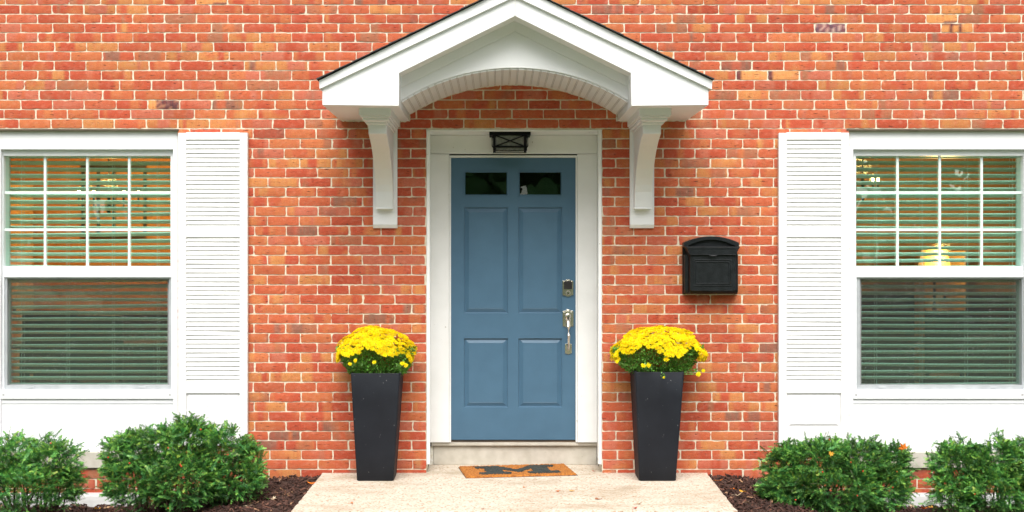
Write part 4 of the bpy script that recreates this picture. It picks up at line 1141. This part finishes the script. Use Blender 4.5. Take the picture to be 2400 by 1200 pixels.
def chair(px, d, label, h_=1.0, wd=.46):
    x = X(px, d); y = -d
    rb('dining_chair', [('seat', [(x-wd/2, x+wd/2, y-.22, y+.22, .43, .48)]), ('backrest', [(x-wd/2, x+wd/2, y-.25, y-.221, .55, h_)]),
                        ('leg', [(x+sx*(wd/2-.02)-.02, x+sx*(wd/2-.02)+.02, y+sy*.19-.02, y+sy*.19+.02, -.05, .43) for sx in (-1, 1) for sy in (-1, 1)] + [(x+sx*(wd/2-.03)-.015, x+sx*(wd/2-.03)+.015, y-.219, y-.19, .481, .56) for sx in (-1, 1)])],
       label, 'chair', (x, y, -.05), [M['wood_dark']]*3)
chair(140, -1.9, 'dark dining chair behind the left part of the left lower pane', 1.08)
chair(245, -1.9, 'dark dining chair behind the middle of the left lower pane', 1.04)
chair(2195, -2.2, 'dark high backed chair behind the middle of the right lower pane', 1.07, .36)
def table(px, d, w_, dp, label, h_=.76):
    x = X(px, d); y = -d
    rb('table', [('tabletop', [(x-w_/2, x+w_/2, y-dp/2, y+dp/2, h_-.04, h_)]), ('leg', [(x+sx*(w_/2-.06)-.03, x+sx*(w_/2-.06)+.03, y+sy*(dp/2-.06)-.03, y+sy*(dp/2-.06)+.03, -.05, h_-.04) for sx in (-1, 1) for sy in (-1, 1)])], label, 'table', (x, y, -.05), [M['wood_dark']]*2)
table(200, -2.6, 1.5, .8, 'dark dining table in the left room'); table(2190, -3.3, 1.3, .5, 'dark side table under the lamp in the right room', .75)

# ============================================================ ACROSS THE STREET (seen mirrored in the panes)
M['far'] = mat('far_foliage', (1, 1, 1), (.6, .7, .5), .8, 2, 3, attr=True)
m = MB(); m.usec = True; rnd = random.Random(9)
for k in range(30):
    cx_, cy_ = -36 + 2.5*k + rnd.gauss(0, .5), -34 + rnd.gauss(0, 2.5); R_ = rnd.uniform(3.6, 5.0); hc = (2.5 if k % 2 else 9.0) + rnd.uniform(-1, 2)
    for _ in range(420):
        v = Vector((rnd.gauss(0,1), rnd.gauss(0,1), rnd.gauss(0,1))).normalized() * rnd.uniform(.75, 1.05)
        p = Vector((cx_ + v.x*R_, cy_ + v.y*R_, hc + v.z*R_)); 
        if p.z < -.3: p.z = -.3 + rnd.random()
        s = rnd.uniform(.4, .8); a = Vector((rnd.gauss(0,1), rnd.gauss(0,1), rnd.gauss(0,1))).normalized(); b = a.cross(v).normalized(); kk = rnd.uniform(.5, 1.5)
        m.add([p - a*s, p + b*s, p + a*s, p - b*s], [(0,1,2,3)], (.12*kk, .25*kk, .10*kk, 1))
o = m.build('far_trees', M['far']); tag(o, 'dense green wood across the street mirrored in the window panes', 'trees', kind='stuff')

# ============================================================ LIGHT, SKY, CAMERA
EL, AZ = 54, 8
wd = bpy.data.worlds.new('World'); scn.world = wd; wd.use_nodes = True
nt = wd.node_tree; bg = nt.nodes['Background']
sky = nt.nodes.new('ShaderNodeTexSky'); sky.sky_type = 'NISHITA'; sky.sun_disc = False
sky.sun_elevation = R(EL); sky.sun_rotation = R(180 - AZ); sky.air_density = 1.0; sky.dust_density = 4.0; sky.ozone_density = .8
hs = nt.nodes.new('ShaderNodeHueSaturation'); hs.inputs['Saturation'].default_value = .30
nt.links.new(sky.outputs[0], hs.inputs['Color']); nt.links.new(hs.outputs[0], bg.inputs['Color'])
bg.inputs['Strength'].default_value = .095
sl_ = bpy.data.lights.new('sun', 'SUN'); sl_.energy = 1.5; sl_.angle = R(40); sl_.color = (1, .965, .92)
so = bpy.data.objects.new('sun', sl_); COL.objects.link(so)
v = Vector((math.sin(R(AZ))*math.cos(R(EL))*-1, math.cos(R(AZ))*math.cos(R(EL))*-1, math.sin(R(EL))))
so.rotation_euler = v.to_track_quat('Z', 'Y').to_euler()
cam = bpy.data.cameras.new('camera'); co = bpy.data.objects.new('camera', cam); COL.objects.link(co)
cam.sensor_width = 36; cam.lens = 36 * FPX / 2400; cam.shift_x = (1200 - VX) / 2400; cam.clip_end = 400
co.location = (CAMX, -D, CAMZ); co.rotation_euler = (R(90), 0, 0); scn.camera = co
vs_ = scn.view_settings; vs_.view_transform = 'Standard'; vs_.look = 'None'; vs_.gamma = 1; vs_.exposure = 1.27
scn.cycles.max_bounces = 8; scn.cycles.transparent_max_bounces = 16
